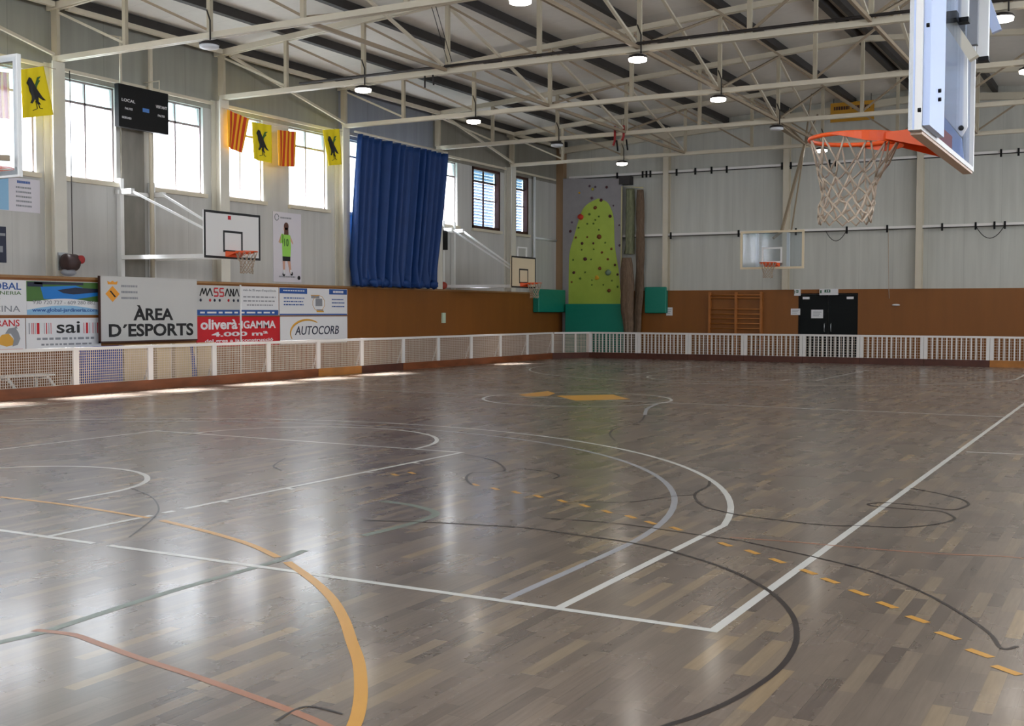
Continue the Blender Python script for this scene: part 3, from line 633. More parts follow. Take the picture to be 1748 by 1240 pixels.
txt('sai', 10.42, 1.19, 11.0, 1.43, M['txt'], A, 0.012)
rb_ = MB(); gb = MB()
for y, w in ((9.83, .012), (9.87, .012), (9.95, .06), (10.17, .02), (10.28, .012), (11.10, .012), (11.16, .05), (11.33, .012), (11.45, .02), (11.52, .02)): rect(rb_, y, 1.18, y+w, 1.40)
for y, w in ((9.76, .02), (9.91, .008), (10.12, .012), (10.23, .012), (11.25, .012), (11.39, .012)): rect(gb, y, 1.18, y+w, 1.40)
obj('red_lines', rb_, M['red2'], A); obj('grey_lines', gb, M['mid'], A)
obj('small_print', scrawl(scrawl(MB(), 9.95, 11.4, 1.06, 0.045, seed=3), 10.05, 11.3, 0.95, 0.035, seed=4), M['mid'], A)
# area sign
SX = -17.22
pA, pB = on_x(169, 473, SX), on_x(336, 477, SX); ay0, ay1, az0, az1 = pA.y, pB.y, 0.97, 2.375
t = thing('area_sign', (SX, (ay0+ay1)/2, az0), 'big white area sign with black capital letters and an orange crest', 'sign')
obj('panel', MB().box(SX-0.02, ay0+0.03, az0+0.03, SX, ay1, az1), M['gray'], t)
obj('frame', MB().box(SX-0.04, ay0, az0, SX+0.008, ay0+0.03, az1).box(SX-0.04, ay0, az0, SX+0.008, ay1, az0+0.035), M['brframe'], t)
obj('batten', MB().box(WX+0.001, ay0+0.4, 1.2, SX-0.021, ay0+0.48, 1.3).box(WX+0.001, ay1-0.4, 1.2, SX-0.021, ay1-0.32, 1.3), M['dark'], t)
W_, H_ = ay1-ay0, az1-az0
txt('ÀREA', ay0+W_*0.325, az0+H_*0.335, ay0+W_*0.735, az0+H_*0.57, M['txt'], t, 0.03, SX); txt('D´ESPORTS', ay0+W_*0.085, az0+H_*0.085, ay0+W_*0.955, az0+H_*0.285, M['txt'], t, 0.03, SX)
cyy, czz = ay0+W_*0.125, az0+H_*0.735
obj('crest', MB().prism([(cyy-0.19, czz), (cyy, czz+0.17), (cyy+0.19, czz), (cyy, czz-0.17)], (SX, 0, 0), EY, EZ, 0.004).prism([(cyy-0.12, czz+0.20), (cyy-0.14, czz+0.27), (cyy-0.06, czz+0.245), (cyy, czz+0.28), (cyy+0.06, czz+0.245), (cyy+0.14, czz+0.27), (cyy+0.12, czz+0.20)], (SX, 0, 0), EY, EZ, 0.004), M['orange'], t)
obj('crest_emblem', MB().prism([(cyy-0.08, czz+0.06), (cyy-0.05, czz+0.07), (cyy+0.09, czz-0.06), (cyy+0.05, czz-0.07)], (SX+0.004, 0, 0), EY, EZ, 0.003), M['txt'], t)
sm_ = MB()
for k in range(3): scrawl(sm_, ay0+W_*0.21, ay0+W_*0.37, az0+H_*(0.84-0.09*k), 0.045, SX, seed=10+k)
obj('small_print', sm_, M['mid'], t)
# piano school board and machine board, upper row
A = ad(14.33, 1.54, 17.22, 2.25, M['paper'], 'pale board with angular black and red zigzag letters, top row right of the area sign')
obj('grey_field', rect(MB(), 14.33, 1.66, 15.83, 2.25, AT-0.0004, 0.002), M['gray'], A)
zz = MB(); rz = MB()
def stroke(mb, pts):
    for p, q in zip(pts[:-1], pts[1:]): mb.bar((AT+0.004, p[0], p[1]), (AT+0.004, q[0], q[1]), 0.004, 0.035, (0, 0.3, 1)) if abs(p[0]-q[0]) > 0.08 and abs(p[1]-q[1]) < 0.02 else mb.bar((AT+0.004, p[0], p[1]), (AT+0.004, q[0], q[1]), 0.004, 0.032, (0, 1, 0))
b_, t_ = 2.00, 2.18
stroke(zz, [(14.45, b_), (14.53, t_), (14.57, b_+.04), (14.64, t_), (14.68, b_), (14.78, t_), (14.86, b_)]); stroke(zz, [(15.28, b_), (15.36, t_), (15.44, b_)]); stroke(zz, [(15.47, b_), (15.47, t_), (15.57, b_), (15.57, t_)]); stroke(zz, [(15.60, b_), (15.69, t_), (15.77, b_)])
stroke(rz, [(15.05, t_), (14.92, t_), (14.92, 2.09), (15.04, 2.09), (15.04, b_), (14.91, b_)]); stroke(rz, [(15.24, t_), (15.11, t_), (15.11, 2.09), (15.23, 2.09), (15.23, b_), (15.10, b_)])
obj('zigzag_letters', zz, M['txt'], A); obj('red_letters', rz, M['red2'], A)
dk = MB(); dr_ = MB()
for y, m in ((14.47, dk), (14.78, dr_), (14.93, dk), (15.10, dk), (15.40, dr_), (15.58, dk), (15.73, dk)): m.lathe([(0.001, 0), (0.035, 0), (0.035, 0.004), (0.001, 0.004)], (AT+0.002, y, 1.90), 10, 'X')
obj('dots', dk, M['navy'], A); obj('red_dots', dr_, M['red2'], A)
txt("més de 25 anys d'experiència", 15.92, 2.12, 17.12, 2.19, M['mid'], A, 0.0)
obj('small_print', scrawl(scrawl(scrawl(MB(), 15.92, 17.1, 1.98, 0.03, seed=5), 15.92, 17.1, 1.88, 0.03, seed=6), 16.05, 17.0, 1.78, 0.03, seed=7), M['mid'], A)
obj('blue_strip', rect(MB(), 14.33, 1.545, 17.20, 1.675), M['blue'], A)
obj('strip_print', scrawl(MB(), 14.45, 17.05, 1.59, 0.04, AT+0.003, seed=8), M['paper'], A)
A = ad(17.25, 1.54, 20.08, 2.25, M['paper'], 'white board with blue corner headers and a curved machine drawing, top row beside the curtain')
obj('blue_headers', rect(rect(rect(MB(), 17.26, 2.10, 18.35, 2.24), 19.28, 2.10, 20.06, 2.24), 17.26, 1.545, 20.06, 1.58), M['blue'], A)
obj('header_print', scrawl(scrawl(MB(), 17.4, 18.25, 2.16, 0.03, AT+0.003, seed=21), 19.45, 19.9, 2.14, 0.06, AT+0.003, seed=22), M['paper'], A)
obj('small_print', scrawl(scrawl(scrawl(scrawl(scrawl(scrawl(MB(), 17.42, 18.25, 1.97, 0.03, seed=23), 17.42, 18.2, 1.88, 0.03, seed=24), 17.42, 18.2, 1.80, 0.03, seed=25), 19.4, 19.9, 1.95, 0.03, seed=26), 19.4, 19.95, 1.86, 0.03, seed=27), 19.4, 19.95, 1.76, 0.03, seed=28), M['blue'], A)
mg = MB()
mg.box(AT, 18.52, 1.99, AT+0.004, 18.86, 2.06).box(AT, 18.70, 1.78, AT+0.004, 18.98, 1.98).box(AT, 18.74, 1.66, AT+0.004, 19.02, 1.70)
obj('machine_drawing', mg, M['mid'], A)
obj('machine_outline', MB().tube([(AT+0.003, 18.83+0.26*sin(a_/10*2*pi), 1.86+0.21*cos(a_/10*2*pi)) for a_ in range(10)], 0.006, 5, True).box(AT+0.004, 18.5, 2.06, AT+0.006, 18.86, 2.075).box(AT+0.004, 18.74, 1.62, AT+0.006, 19.04, 1.66), M['swoosh'], A)
# red and white lower boards
A = ad(14.33, 0.80, 17.26, 1.51, M['red2'], 'red board with white letters and 4.000 m² under the zigzag board')
txt('oliverà', 14.46, 1.21, 15.70, 1.455, M['paper'], A, 0.03); txt('·', 15.74, 1.31, 15.78, 1.35, M['paper'], A, 0.02); txt('IGAMMA', 15.84, 1.22, 17.10, 1.41, M['paper'], A, 0.025)
txt('4.000 m²', 14.82, 1.04, 16.80, 1.15, M['paper'], A, 0.03); txt('del gres a la construcció', 14.6, 0.88, 17.0, 0.98, M['paper'], A, 0.02)
A = ad(17.28, 0.80, 20.08, 1.51, M['paper'], 'white board with slanting dark blue letters under a gold swoosh')
txt('AUTOCORB', 17.85, 1.03, 19.68, 1.26, M['navy'], A, 0.008, None, 'lettering', 0.18)
obj('swoosh', MB().tube([(AT, 18.35-0.68*cos(radians(a_)), 1.08+0.34*sin(radians(a_))) for a_ in range(-25, 135, 8)], [0.010+0.02*max(0, sin(radians((a_+25)*1.1))) for a_ in range(-25, 135, 8)], 6), M['swoosh'], A)

# ------------------------------------------------------------------ posters, scoreboard, flags
PXX = XL+0.004
def poster(y0, z0, y1, z1, m, lb): return tag(sign_l(PXX, y0, z0, y1, z1, m, 'poster', None, 0.008), lb, 'poster')
A = poster(17.24, 2.40, 18.35, 4.19, M['poster'], 'tall white poster of a basketball player in a lime shirt')
X2 = PXX+0.0085
def pf(name, polys, m, dx=0.0):
    b = MB()
    for p in polys: b.prism(p, (X2+dx, 0, 0), EY, EZ, 0.002)
    obj(name, b, M[m], A)
ell = lambda cy, cz, a, b, n=12: [(cy+a*cos(2*pi*k/n), cz+b*sin(2*pi*k/n)) for k in range(n)]
pf('figure_skin', [ell(17.73, 3.78, 0.085, 0.13), [(17.55, 3.62), (17.44, 3.42), (17.53, 3.38), (17.64, 3.55)], [(17.9, 3.62), (18.02, 3.42), (18.0, 3.38), (17.9, 3.5)], [(17.6, 2.98), (17.70, 2.98), (17.69, 2.62), (17.62, 2.62)], [(17.78, 2.98), (17.90, 2.98), (17.96, 2.62), (17.89, 2.62)]], 'skin')
pf('figure_hair', [ell(17.75, 3.84, 0.095, 0.10), [(17.68, 3.8), (17.66, 3.62), (17.84, 3.62), (17.83, 3.8)]], 'hair', 0.002)
pf('lime_kit', [[(17.60, 3.62), (17.90, 3.62), (17.93, 3.3), (17.90, 3.0), (17.60, 3.0), (17.58, 3.3)], [(17.56, 3.64), (17.62, 3.64), (17.62, 3.40), (17.50, 3.40)]], 'jersey', 0.004)
pf('shorts', [[(17.59, 3.06), (17.90, 3.06), (17.90, 2.94), (17.60, 2.94)], ell(17.64, 2.60, 0.05, 0.05), ell(17.95, 2.62, 0.05, 0.05), ell(18.24, 2.52, 0.06, 0.055)], 'txt', 0.006)
pf('socks', [[(17.60, 2.72), (17.68, 2.72), (17.68, 2.6), (17.62, 2.6)], [(17.88, 2.72), (17.94, 2.72), (17.95, 2.62), (17.9, 2.62)]], 'paper', 0.007)
obj('lettering', letters(MB(), '10', (X2+0.007, 17.66, 3.32), EY, EZ, 0.17, 0.20, 0.02, 0.003), M['green'], A)
obj('small_print', scrawl(scrawl(MB(), 17.52, 17.95, 4.03, 0.04, X2, seed=31), 17.45, 18.1, 2.52, 0.035, X2, seed=32).tube([(X2, 17.38+0.08*cos(a_*0.6), 4.05+0.08*sin(a_*0.6)) for a_ in range(11)], 0.012, 5), M['mid'], A)
A = poster(8.35, 3.60, 10.18, 4.26, M['poster'], 'pale blue and white poster with lines of text, high at the left edge')
obj('blue_photo', MB().box(X2, 8.36, 3.61, X2+0.003, 9.45, 4.25), M['lt'], A)
tl = MB()
for k in range(5): scrawl(tl, 9.62, 9.98, 4.06-k*0.09, 0.035, X2, seed=40+k)
obj('small_print', tl, M['mid'], A); obj('header_print', scrawl(MB(), 9.65, 9.95, 4.16, 0.05, X2, seed=47), M['blue'], A)
A = poster(8.5, 2.58, 9.38, 3.28, M['navy'], 'small dark navy poster below the pale blue one at the left edge')
obj('white_band', MB().box(X2, 8.6, 3.10, X2+0.003, 9.36, 3.15).box(X2, 9.1, 2.78, X2+0.003, 9.3, 2.90), M['mid'], A)

SBX = -17.1
sc = [on_x(x, y, SBX) for x, y in ((201, 142), (287, 160), (284, 228), (203, 217))]
t = thing('scoreboard', (SBX, (sc[0].y+sc[1].y)/2, 5.5), 'black electronic scoreboard with small white words hung before the windows', 'scoreboard')
sy0, sy1, sz0, sz1 = sc[3].y, sc[1].y, (sc[2].z+sc[3].z)/2, (sc[0].z+sc[1].z)/2
obj('case', MB().box(SBX-0.12, sy0, sz0, SBX, sy1, sz1), M['black'], t)
def st(s, fy0, fz0, fy1, fz1, m='paper'): obj('lettering', letters(MB(), s, (SBX, sy0+(sy1-sy0)*fy0, sz0+(sz1-sz0)*fz0), EY, EZ, (sy1-sy0)*(fy1-fy0), (sz1-sz0)*(fz1-fz0), 0.01, 0.004), M[m], t)
st('LOCAL', 0.06, 0.60, 0.32, 0.67); st('VISITANT', 0.74, 0.60, 0.97, 0.67); st('FALTES', 0.12, 0.42, 0.27, 0.47); st('FALTES', 0.78, 0.40, 0.92, 0.45); st('SERVEI', 0.06, 0.20, 0.24, 0.25)
obj('blue_display', MB().box(SBX, sy0+0.47*(sy1-sy0), sz0+0.44*(sz1-sz0), SBX+0.006, sy0+0.60*(sy1-sy0), sz0+0.53*(sz1-sz0)), mat('display_blue', (70, 120, 190), 0.4), t)
obj('hanger', MB().tube([(SBX-0.06, sy0+0.12, sz1), (SBX-0.06, sy0+0.12, 7.4), (XL+0.02, sy0+0.12, 7.5)], 0.03, 8), M['cream'], t)
obj('hanger', MB().tube([(SBX-0.06, sy1-0.2, sz1), (SBX-0.06, sy1-0.2, 6.68), (XL+0.02, sy1-0.2, 6.68)], 0.015, 6), M['cream'], t)
tag(obj('wall_pipe', MB().tube([(XL+0.18, 13.0, 2.35), (XL+0.18, 13.0, 7.4), (XL+0.10, 13.1, 7.6)], 0.05, 8), M['cream']), 'slim pale pipe rising up the wall behind the scoreboard', 'pipe')

crow = [(-.30, .62), (-.22, .70), (-.12, .66), (-.02, .50), (.14, .30), (.30, .10), (.40, -.02), (.30, .0), (.14, .10), (.12, -.02), (.20, -.12), (.06, -.10), (-.02, .06), (-.12, -.06), (-.22, -.04), (-.14, .06), (-.14, .16), (-.24, .30), (-.28, .46), (-.40, .54)]
crow2 = [(.02, .46), (.20, .66), (.38, .68), (.24, .58), (.32, .56), (.16, .44), (.10, .36)]
FX = -17.22
def flag(corners, kind, lb):
    tl_, tr_, br_, bl_ = [on_x(x, y, FX) for x, y in corners]
    nu, nv = 17, 7
    def P(u, v): 
        p = (tl_*(1-u)+tr_*u)*(1-v)+(bl_*(1-u)+br_*u)*v
        return p+Vector((0.03*sin(u*7+v*2)*v+0.012*sin(u*15), 0, 0))
    def sheet(us, dx=0.0):
        b = MB(); vs = []; n = len(us)
        for th in (0.0, -0.006):
            for j in range(nv+1):
                for u in us: vs.append(P(u, j/nv)+Vector((dx+th, 0, 0)))
        fs = []; off = n*(nv+1)
        for j in range(nv):
            for i in range(n-1):
                a_ = j*n+i; fs += [(a_, a_+n, a_+n+1, a_+1), (off+a_, off+a_+1, off+a_+n+1, off+a_+n)]
        for j in range(nv): fs += [(j*n, off+j*n, off+(j+1)*n, (j+1)*n), (j*n+n-1, (j+1)*n+n-1, off+(j+1)*n+n-1, off+j*n+n-1)]
        return b.add(vs, fs, True)
    c = (tl_+tr_+br_+bl_)/4
    o = thing('flag', (FX, c.y, bl_.z), lb, 'flag', 'flags along the left wall')
    if kind == 'stripes':
        obj('cloth', sheet([k/18 for k in range(19)]), M['flagold'], o)
        for k in range(4): obj('red_stripe', sheet([(1+2*k)/9+j*(1/9)/4 for j in range(5)], 0.004), M['flagred'], o)
    else:
        obj('cloth', sheet([k/18 for k in range(19)]), M['yellow'], o)
        def put(poly): return [P(0.5+a*0.82, 0.68-b*0.72)+Vector((0.007, 0, 0)) for a, b in poly]
        for nm, poly, m in (('bird', crow, 'txt'), ('wing', crow2, 'green')):
            f = put(poly); n = len(f); f2 = [p+Vector((0.004, 0, 0)) for p in f]
            obj(nm, MB().add(f+f2, [tuple(range(n)), tuple(range(2*n-1, n-1, -1))]+[(i, n+i, n+(i+1) % n, (i+1) % n) for i in range(n)]), M[m], o)
        obj('claw', MB().tube([put([(0.0, 0.0)])[0], put([(0.04, -0.22)])[0], put([(-.12, -.26)])[0]], 0.008, 5).tube([put([(0.08, 0.0)])[0], put([(0.14, -0.22)])[0], put([(.24, -.24)])[0]], 0.008, 5), M['txt'], o)
flag(((388, 187), (425, 203), (412, 262), (388, 250)), 'stripes', 'red and gold striped flag just right of the column, leaning at the bottom')
flag(((430, 208), (463, 214), (463, 279), (432, 271)), 'bird', 'yellow flag with a black bird between the two striped flags')
flag(((474, 222), (505, 225), (502, 285), (474, 283)), 'stripes', 'red and gold striped flag hanging before the pale pier')
flag(((551, 222), (579, 220), (582, 281), (560, 283)), 'bird', 'yellow flag with a black bird on the column beside the curtain')
flag(((-28, 118), (15, 124), (16, 204), (-20, 200)), 'stripes', 'red and gold striped flag cut by the left edge')
flag(((36, 119), (74, 113), (90, 196), (37, 202)), 'bird', 'yellow flag with a black bird nearest the left edge')
tag(obj('flag_line', MB().tube([on_x(x, y, FX-0.02) for x, y in ((-60, 108), (0, 116), (36, 118), (74, 113), (95, 118))], 0.008, 5).tube([on_x(x, y, FX-0.02) for x, y in ((378, 184), (390, 187), (425, 203), (463, 213), (505, 222), (551, 222), (585, 224))], 0.008, 5), M['cord']), 'thin cord that carries the flags along the left wall', 'cord')

# ------------------------------------------------------------------ curtain
CXX = -17.14
cb_ = MB(); nu, nv = 240, 26; vs = []
for j in range(nv+1):
    v = j/nv; z = 6.50-(6.50-2.36)*v
    ya = 20.17-0.37*v**0.8; yb = 24.86-0.72*v**1.2
    for i in range(nu+1):
        u = i/nu; y = ya+(yb-ya)*u
        ph = u*27*pi+1.8*sin(u*9)+v*0.9*sin(u*21)
        amp = 0.145*(0.75+0.35*sin(u*17+2))*(1+0.25*v)
        x = CXX+amp*sin(ph)+0.02*sin(ph*2.3+1)
        if v > 0.86:
            k = (v-0.86)/0.14; x += 0.10*k*(0.6+0.6*sin(u*31+1.5*sin(u*9))); y += 0.05*k*sin(u*40); 
        zz_ = z-0.05*sin(u*pi)*(1-v)*0.5+(0.03*sin(u*47)*(v > 0.9))
        vs.append((x, y, zz_))
fs = [(j*(nu+1)+i, (j+1)*(nu+1)+i, (j+1)*(nu+1)+i+1, j*(nu+1)+i+1) for j in range(nv) for i in range(nu)]
cb_.add(vs, fs, True)
t = thing('curtain', (CXX, 22.4, 2.36), 'long royal blue curtain gathered in folds over the left wall windows', 'curtain')
co = obj('cloth', cb_, M['curtain'], t); sdm = co.modifiers.new('thickness', 'SOLIDIFY'); sdm.thickness = 0.008
obj('rod', MB().tube([(CXX, 20.05, 6.55), (CXX, 24.8, 6.55)], 0.03, 8), M['cream'], t)
for (yy, rr) in ((20.9, 0.20), (21.3, 0.15), (22.4, 0.12), (23.1, 0.16), (23.9, 0.13), (20.3, 0.13)): obj('gathered_hem', MB().blob((CXX+0.06, yy, 2.46), (0.13, rr*1.5, 0.13), 14, 0.2), M['curtain'], t)

t = thing('loudspeaker', (XL+0.2, 25.0, 3.5), 'black loudspeaker on the wall at the right edge of the curtain', 'loudspeaker')
p0, p1 = on_x(751, 393, -17.42), on_x(763, 427, -17.42)
obj('cabinet', MB().box(XL+0.06, max(p0.y, 24.87), p1.z, XL+0.26, p1.y, p0.z), M['black'], t); obj('bracket', MB().box(XL, (p0.y+p1.y)/2-0.05, p1.z+0.2, XL+0.06, (p0.y+p1.y)/2+0.05, p1.z+0.35), M['steel'], t)
p = on_x(757, 481, -17.4); tag(obj('ball', MB().blob((-17.40, p.y, 2.34+0.12), 0.12, 14, 0.0), mat('ball_red', (160, 60, 44), 0.5)), 'reddish ball lying on the ledge by the lower corner of the curtain', 'ball')
p = on_x(756, 543, WX); tag(obj('call_box', MB().box(WX, p.y-0.09, p.z-0.16, WX+0.05, p.y+0.09, p.z+0.16), mat('pale_green', (196, 214, 190), 0.5)), 'small pale green box on the brown wainscot below the second hoop', 'box')
# winch on the ledge
p = on_x(105, 455, -17.38); wy, wz = p.y, 2.62
t = thing('hoist_winch', (-17.35, wy, 2.34), 'small dark hoist winch with a thin cable on the left wall column', 'winch')
obj('drum', MB().lathe([(0.10, -0.14), (0.17, -0.12), (0.17, 0.12), (0.10, 0.14)], (-17.12, wy, wz), 16, 'Y'), M['winch'], t)
obj('motor', MB().lathe([(0.06, 0), (0.085, 0.01), (0.085, 0.18), (0.05, 0.2)], (-17.15, wy+0.16, wz+0.06), 14, 'X'), M['strap'], t)
obj('cover', MB().blob((-17.15, wy-0.02, wz-0.20), (0.14, 0.16, 0.08), 12, 0.0), M['mid'], t)
obj('bracket', MB().box(XL+0.301, wy-0.12, wz-0.16, XL+0.33, wy+0.12, wz+0.2), M['steel'], t)
obj('cable', MB().tube([(-17.12, wy+0.06, wz+0.15), (-17.12, wy+0.05, 6.45)], 0.010, 5), M['conduit'], t)

# ------------------------------------------------------------------ basketball hoops
def ring_net(t, c, out, r=0.225, net_r=0.006, segs=12, length=0.40, skew=(0, 0), seed=0, plate=0.45, reach=0.15, thick=0.010, with_net=True):
    c = Vector(c); out = Vector(out); side = Vector((-out.y, out.x, 0)); rnd = random.Random(seed)
    rim = MB().tube([c+Vector((r*cos(2*pi*k/32), r*sin(2*pi*k/32), 0)) for k in range(32)], thick, 8, True)
    ro = obj('rim', rim, M['red'], t)
    br = MB(); b0 = c-out*(r+reach)
    base = [b0+side*plate*0.5, b0-side*plate*0.5, c-out*r*0.75-side*r*0.62, c-out*r*0.97, c-out*r*0.75+side*r*0.62]
    lo = [q-Vector((0, 0, 0.012)) for q in base]; n = len(base)
    br.add(base+lo, [tuple(range(n)), tuple(range(2*n-1, n-1, -1))]+[(i, n+i, n+(i+1) % n, (i+1) % n) for i in range(n)])
    for s in (-1, 1):
        a0 = b0+side*s*plate*0.5; a1 = c-out*r*0.75+side*s*r*0.64
        br.add([a0, a1, a1-Vector((0, 0, 0.03)), a0-Vector((0, 0, 0.11)), a0+side*s*0.008, a1+side*s*0.008, a1+side*s*0.008-Vector((0, 0, 0.03)), a0+side*s*0.008-Vector((0, 0, 0.11))], [(0,1,2,3),(7,6,5,4),(0,4,5,1),(1,5,6,2),(2,6,7,3),(3,7,4,0)])
    fl_ = []
    for k in range(25):
        a = atan2(-out.y, -out.x)+radians(-105+210*k/24); h = 0.042*min(1.0, (1-abs(k-12)/12)*2.5)+0.004
        for rr, zz in ((r+thick, 0.004), (r+thick, -h), (r+thick+0.005, -h), (r+thick+0.005, 0.004)): fl_.append(c+Vector((rr*cos(a), rr*sin(a), zz)))
    br.add(fl_, [(4*i+j, 4*i+(j+1) % 4, 4*i+4+(j+1) % 4, 4*i+4+j) for i in range(24) for j in range(4)]+[(3, 2, 1, 0), (96, 97, 98, 99)])
    br.bar(b0-side*plate*0.5-Vector((0, 0, 0.05)), b0+side*plate*0.5-Vector((0, 0, 0.05)), 0.012, 0.12)
    obj('bracket', br, M['red'], t)
    if not with_net: return
    rows = [(0, 1.0), (0.34, 0.80), (0.50, 0.66), (0.64, 0.60), (0.78, 0.57), (0.90, 0.58), (1.0, 0.60)]
    nb = MB(); pts = []
    for i, (d, s) in enumerate(rows):
        row = []
        for k in range(segs):
            a = 2*pi*(k+0.5*i)/segs+(0.10*i if skew[0] else 0); j = 1+rnd.uniform(-0.06, 0.06)*(i > 0)
            row.append(c+Vector((r*s*cos(a)*j+skew[0]*d, r*s*sin(a)*j+skew[1]*d, -length*d*(1+rnd.uniform(-0.05, 0.05)*(i > 0))-0.008)))
        pts.append(row)
    for i in range(len(rows)-1):
        for k in range(segs):
            for kk in (k, (k-1) % segs):
                a, b = pts[i][k], pts[i+1][kk]; mid = (a+b)/2+Vector((rnd.uniform(-1, 1), rnd.uniform(-1, 1), -0.6))*0.008*(i > 0)
                nb.tube([a, mid, b], net_r, 5)
    for k in range(0, segs): nb.tube([pts[-1][k], (pts[-1][k]+pts[-1][(k+1) % segs])/2+Vector((0, 0, -0.035)), pts[-1][(k+1) % segs]], net_r, 5)
    obj('net', nb, M['cord'], t)
def frame_rect(mb, o, u, v, x0, z0, x1, z1, w, t):
    for a in ((x0, z0, x1, z0+w), (x0, z1-w, x1, z1), (x0, z0+w, x0+w, z1-w), (x1-w, z0+w, x1, z1-w)):
        mb.prism([(a[0], a[1]), (a[2], a[1]), (a[2], a[3]), (a[0], a[3])], o, u, v, t)
    return mb
def wall_hoop(bx, y0, y1, z0, z1, posts, lb, bm, extra):
    yc_ = (y0+y1)/2; t = thing('wall_hoop', (XL, yc_, z0), lb, 'basketball hoop')
    bo = obj('backboard', MB().box(bx-0.03, y0, z0, bx, y1, z1), M[bm], t)
    fr = frame_rect(MB(), (bx, 0, 0), EY, EZ, y0, z0, y1, z1, 0.05, 0.003); h = 0.16*(z1-z0)
    frame_rect(fr, (bx, 0, 0), EY, EZ, yc_-0.295, z0+0.14, yc_+0.295, z0+0.59, 0.045, 0.003)
    obj('board_lines', fr, M['txt'], bo)
    if bm == 'boardw': obj('maker_mark', MB().box(bx, yc_-0.15, z1-0.16, bx+0.003, yc_-0.06, z1-0.08), M['red2'], bo)
    ring_net(t, (bx+0.375, yc_, z0+0.15), (1, 0, 0), length=0.42, seed=int(yc_*7))
    xw = XL+0.15
    for y in posts:
        obj('wall_post', MB().box(xw-0.14, y-0.05, 2.34, xw-0.02, y+0.05, 4.5), M['white'], t)
        obj('arm', MB().bar((xw-0.02, y, z0+0.06), (bx-0.06, y+(yc_-y)*0.55, z0+0.06), 0.07, 0.09), M['white'], t)
        obj('brace', MB().bar((xw+0.25, y, 4.22), (bx-0.06, y+(yc_-y)*0.55, z0+0.45), 0.045, 0.045), M['white'], t)
        obj('bracket', MB().box(xw-0.02, y-0.05, 4.16, xw+0.3, y+0.05, 4.27), M['white'], t)
    obj('tie_bar', MB().box(xw-0.12, posts[0]-0.1, 4.16, xw-0.05, posts[1]+0.1, 4.25), M['white'], t)
    obj('back_frame', MB().box(bx-0.09, y0+0.3, z0+0.02, bx-0.031, y0+0.38, z1-0.1).box(bx-0.09, y1-0.38, z0+0.02, bx-0.031, y1-0.3, z1-0.1).box(bx-0.09, y0+0.38, z0+0.02, bx-0.031, y1-0.38, z0+0.12), M['white'], t)
    if extra: obj('counter_frame', MB().box(bx-0.08, yc_-0.3, z1, bx-0.04, yc_-0.26, z1+0.3).box(bx-0.08, yc_+0.26, z1, bx-0.04, yc_+0.3, z1+0.3).box(bx-0.08, yc_-0.26, z1+0.26, bx-0.04, yc_+0.26, z1+0.3), M['white'], t)
wall_hoop(-15.0, 12.02, 13.73, 2.74, 3.72, (12.2, 13.1), 'wall hoop with a white black-edged backboard on long arms beside the area sign', 'boardw', False)
wall_hoop(-15.0, 25.02, 26.60, 2.38, 3.345, (25.2, 25.85), 'wall hoop with a cream backboard on long arms right of the curtain', 'boardc', True)

def end_hoop(cx, Y, s, z0, lb, mast):
    # glass backboard facing the court along Y; s = direction the board faces
    t = thing('hanging_hoop', (cx, Y, z0), lb, 'basketball hoop'); u = (1, 0, 0) if s < 0 else (-1, 0, 0)
    o = (cx, Y, 0)
    bo = obj('backboard', MB().prism([(-0.9, z0), (0.9, z0), (0.9, z0+1.05), (-0.9, z0+1.05)], (cx, Y+(0.0 if s < 0 else 0.0), 0), u, EZ, 0.015), M['acrylic'], t)
    obj('board_frame', frame_rect(MB(), o, u, EZ, -0.92, z0-0.02, 0.92, z0+1.07, 0.06, 0.04), M['boardc'] if s < 0 else M['white'], bo)
    obj('board_lines', frame_rect(MB(), (cx, Y+s*0.016, 0), u, EZ, -0.295, z0+0.15, 0.295, z0+0.60, 0.05, 0.003), M['white'], bo)
    ring_net(t, (cx, Y+s*0.385, z0+0.15), (0, s, 0), seed=3, with_net=s < 0)
    bf = MB()
    for k in (-0.45, 0.45): bf.box(cx+k-0.04, Y-s*0.02, z0-0.02, cx+k+0.04, Y-s*0.10, z0+1.0)
    bf.box(cx-0.41, Y-s*0.02, z0-0.02, cx+0.41, Y-s*0.10, z0+0.06)
    obj('back_frame', bf, M['white'], t)
    for nm, segs_ in mast:
        mb = MB()
        for p, q, w in segs_: mb.bar(p, q, w, w)
        obj(nm, mb, M['creamdk'], t)
FHY = 26.8
P_ = on_y(1374, 246, 28.6); A0 = on_y(1334, 396, 27.0); fan = [on_y(x, y, 29.2) for x, y in ((1318, 212), (1326, 206), (1336, 204))]; fan2 = [on_y(x, y, 28.4) for x, y in ((1386, 160), (1396, 195), (1402, 228))]
end_hoop(-7.5, FHY, -1, 2.9, 'far glass basketball hoop hung from the roof before the end wall', [('mast', [(A0, P_, 0.07), (A0+Vector((0.25, 0.1, 0)), P_, 0.04), (A0, Vector((-7.5, FHY+0.08, 3.75)), 0.07)]),
  ('strut', [(P_, q, 0.05) for q in fan]+[(P_, q, 0.04) for q in fan2]+[(P_, Vector((-7.0, 29.45, 6.64)), 0.06), (P_, Vector((-6.775, 24.75, 6.64)), 0.05)])])
NLx, NLy = -7.86, 1.30
end_hoop(NLx, NLy, 1, 2.86, 'near hoop whose white framed backboard is cut by the left edge', [('mast', [((NLx-0.4, NLy-0.1, 3.8), (NLx-0.4, NLy-1.6, 7.8), 0.1), ((NLx+0.4, NLy-0.1, 3.8), (NLx+0.4, NLy-1.6, 7.8), 0.1)]), ('strut', [((NLx+0.87, NLy-0.05, 3.0), (NLx+0.45, NLy-0.6, 3.0), 0.05)])])

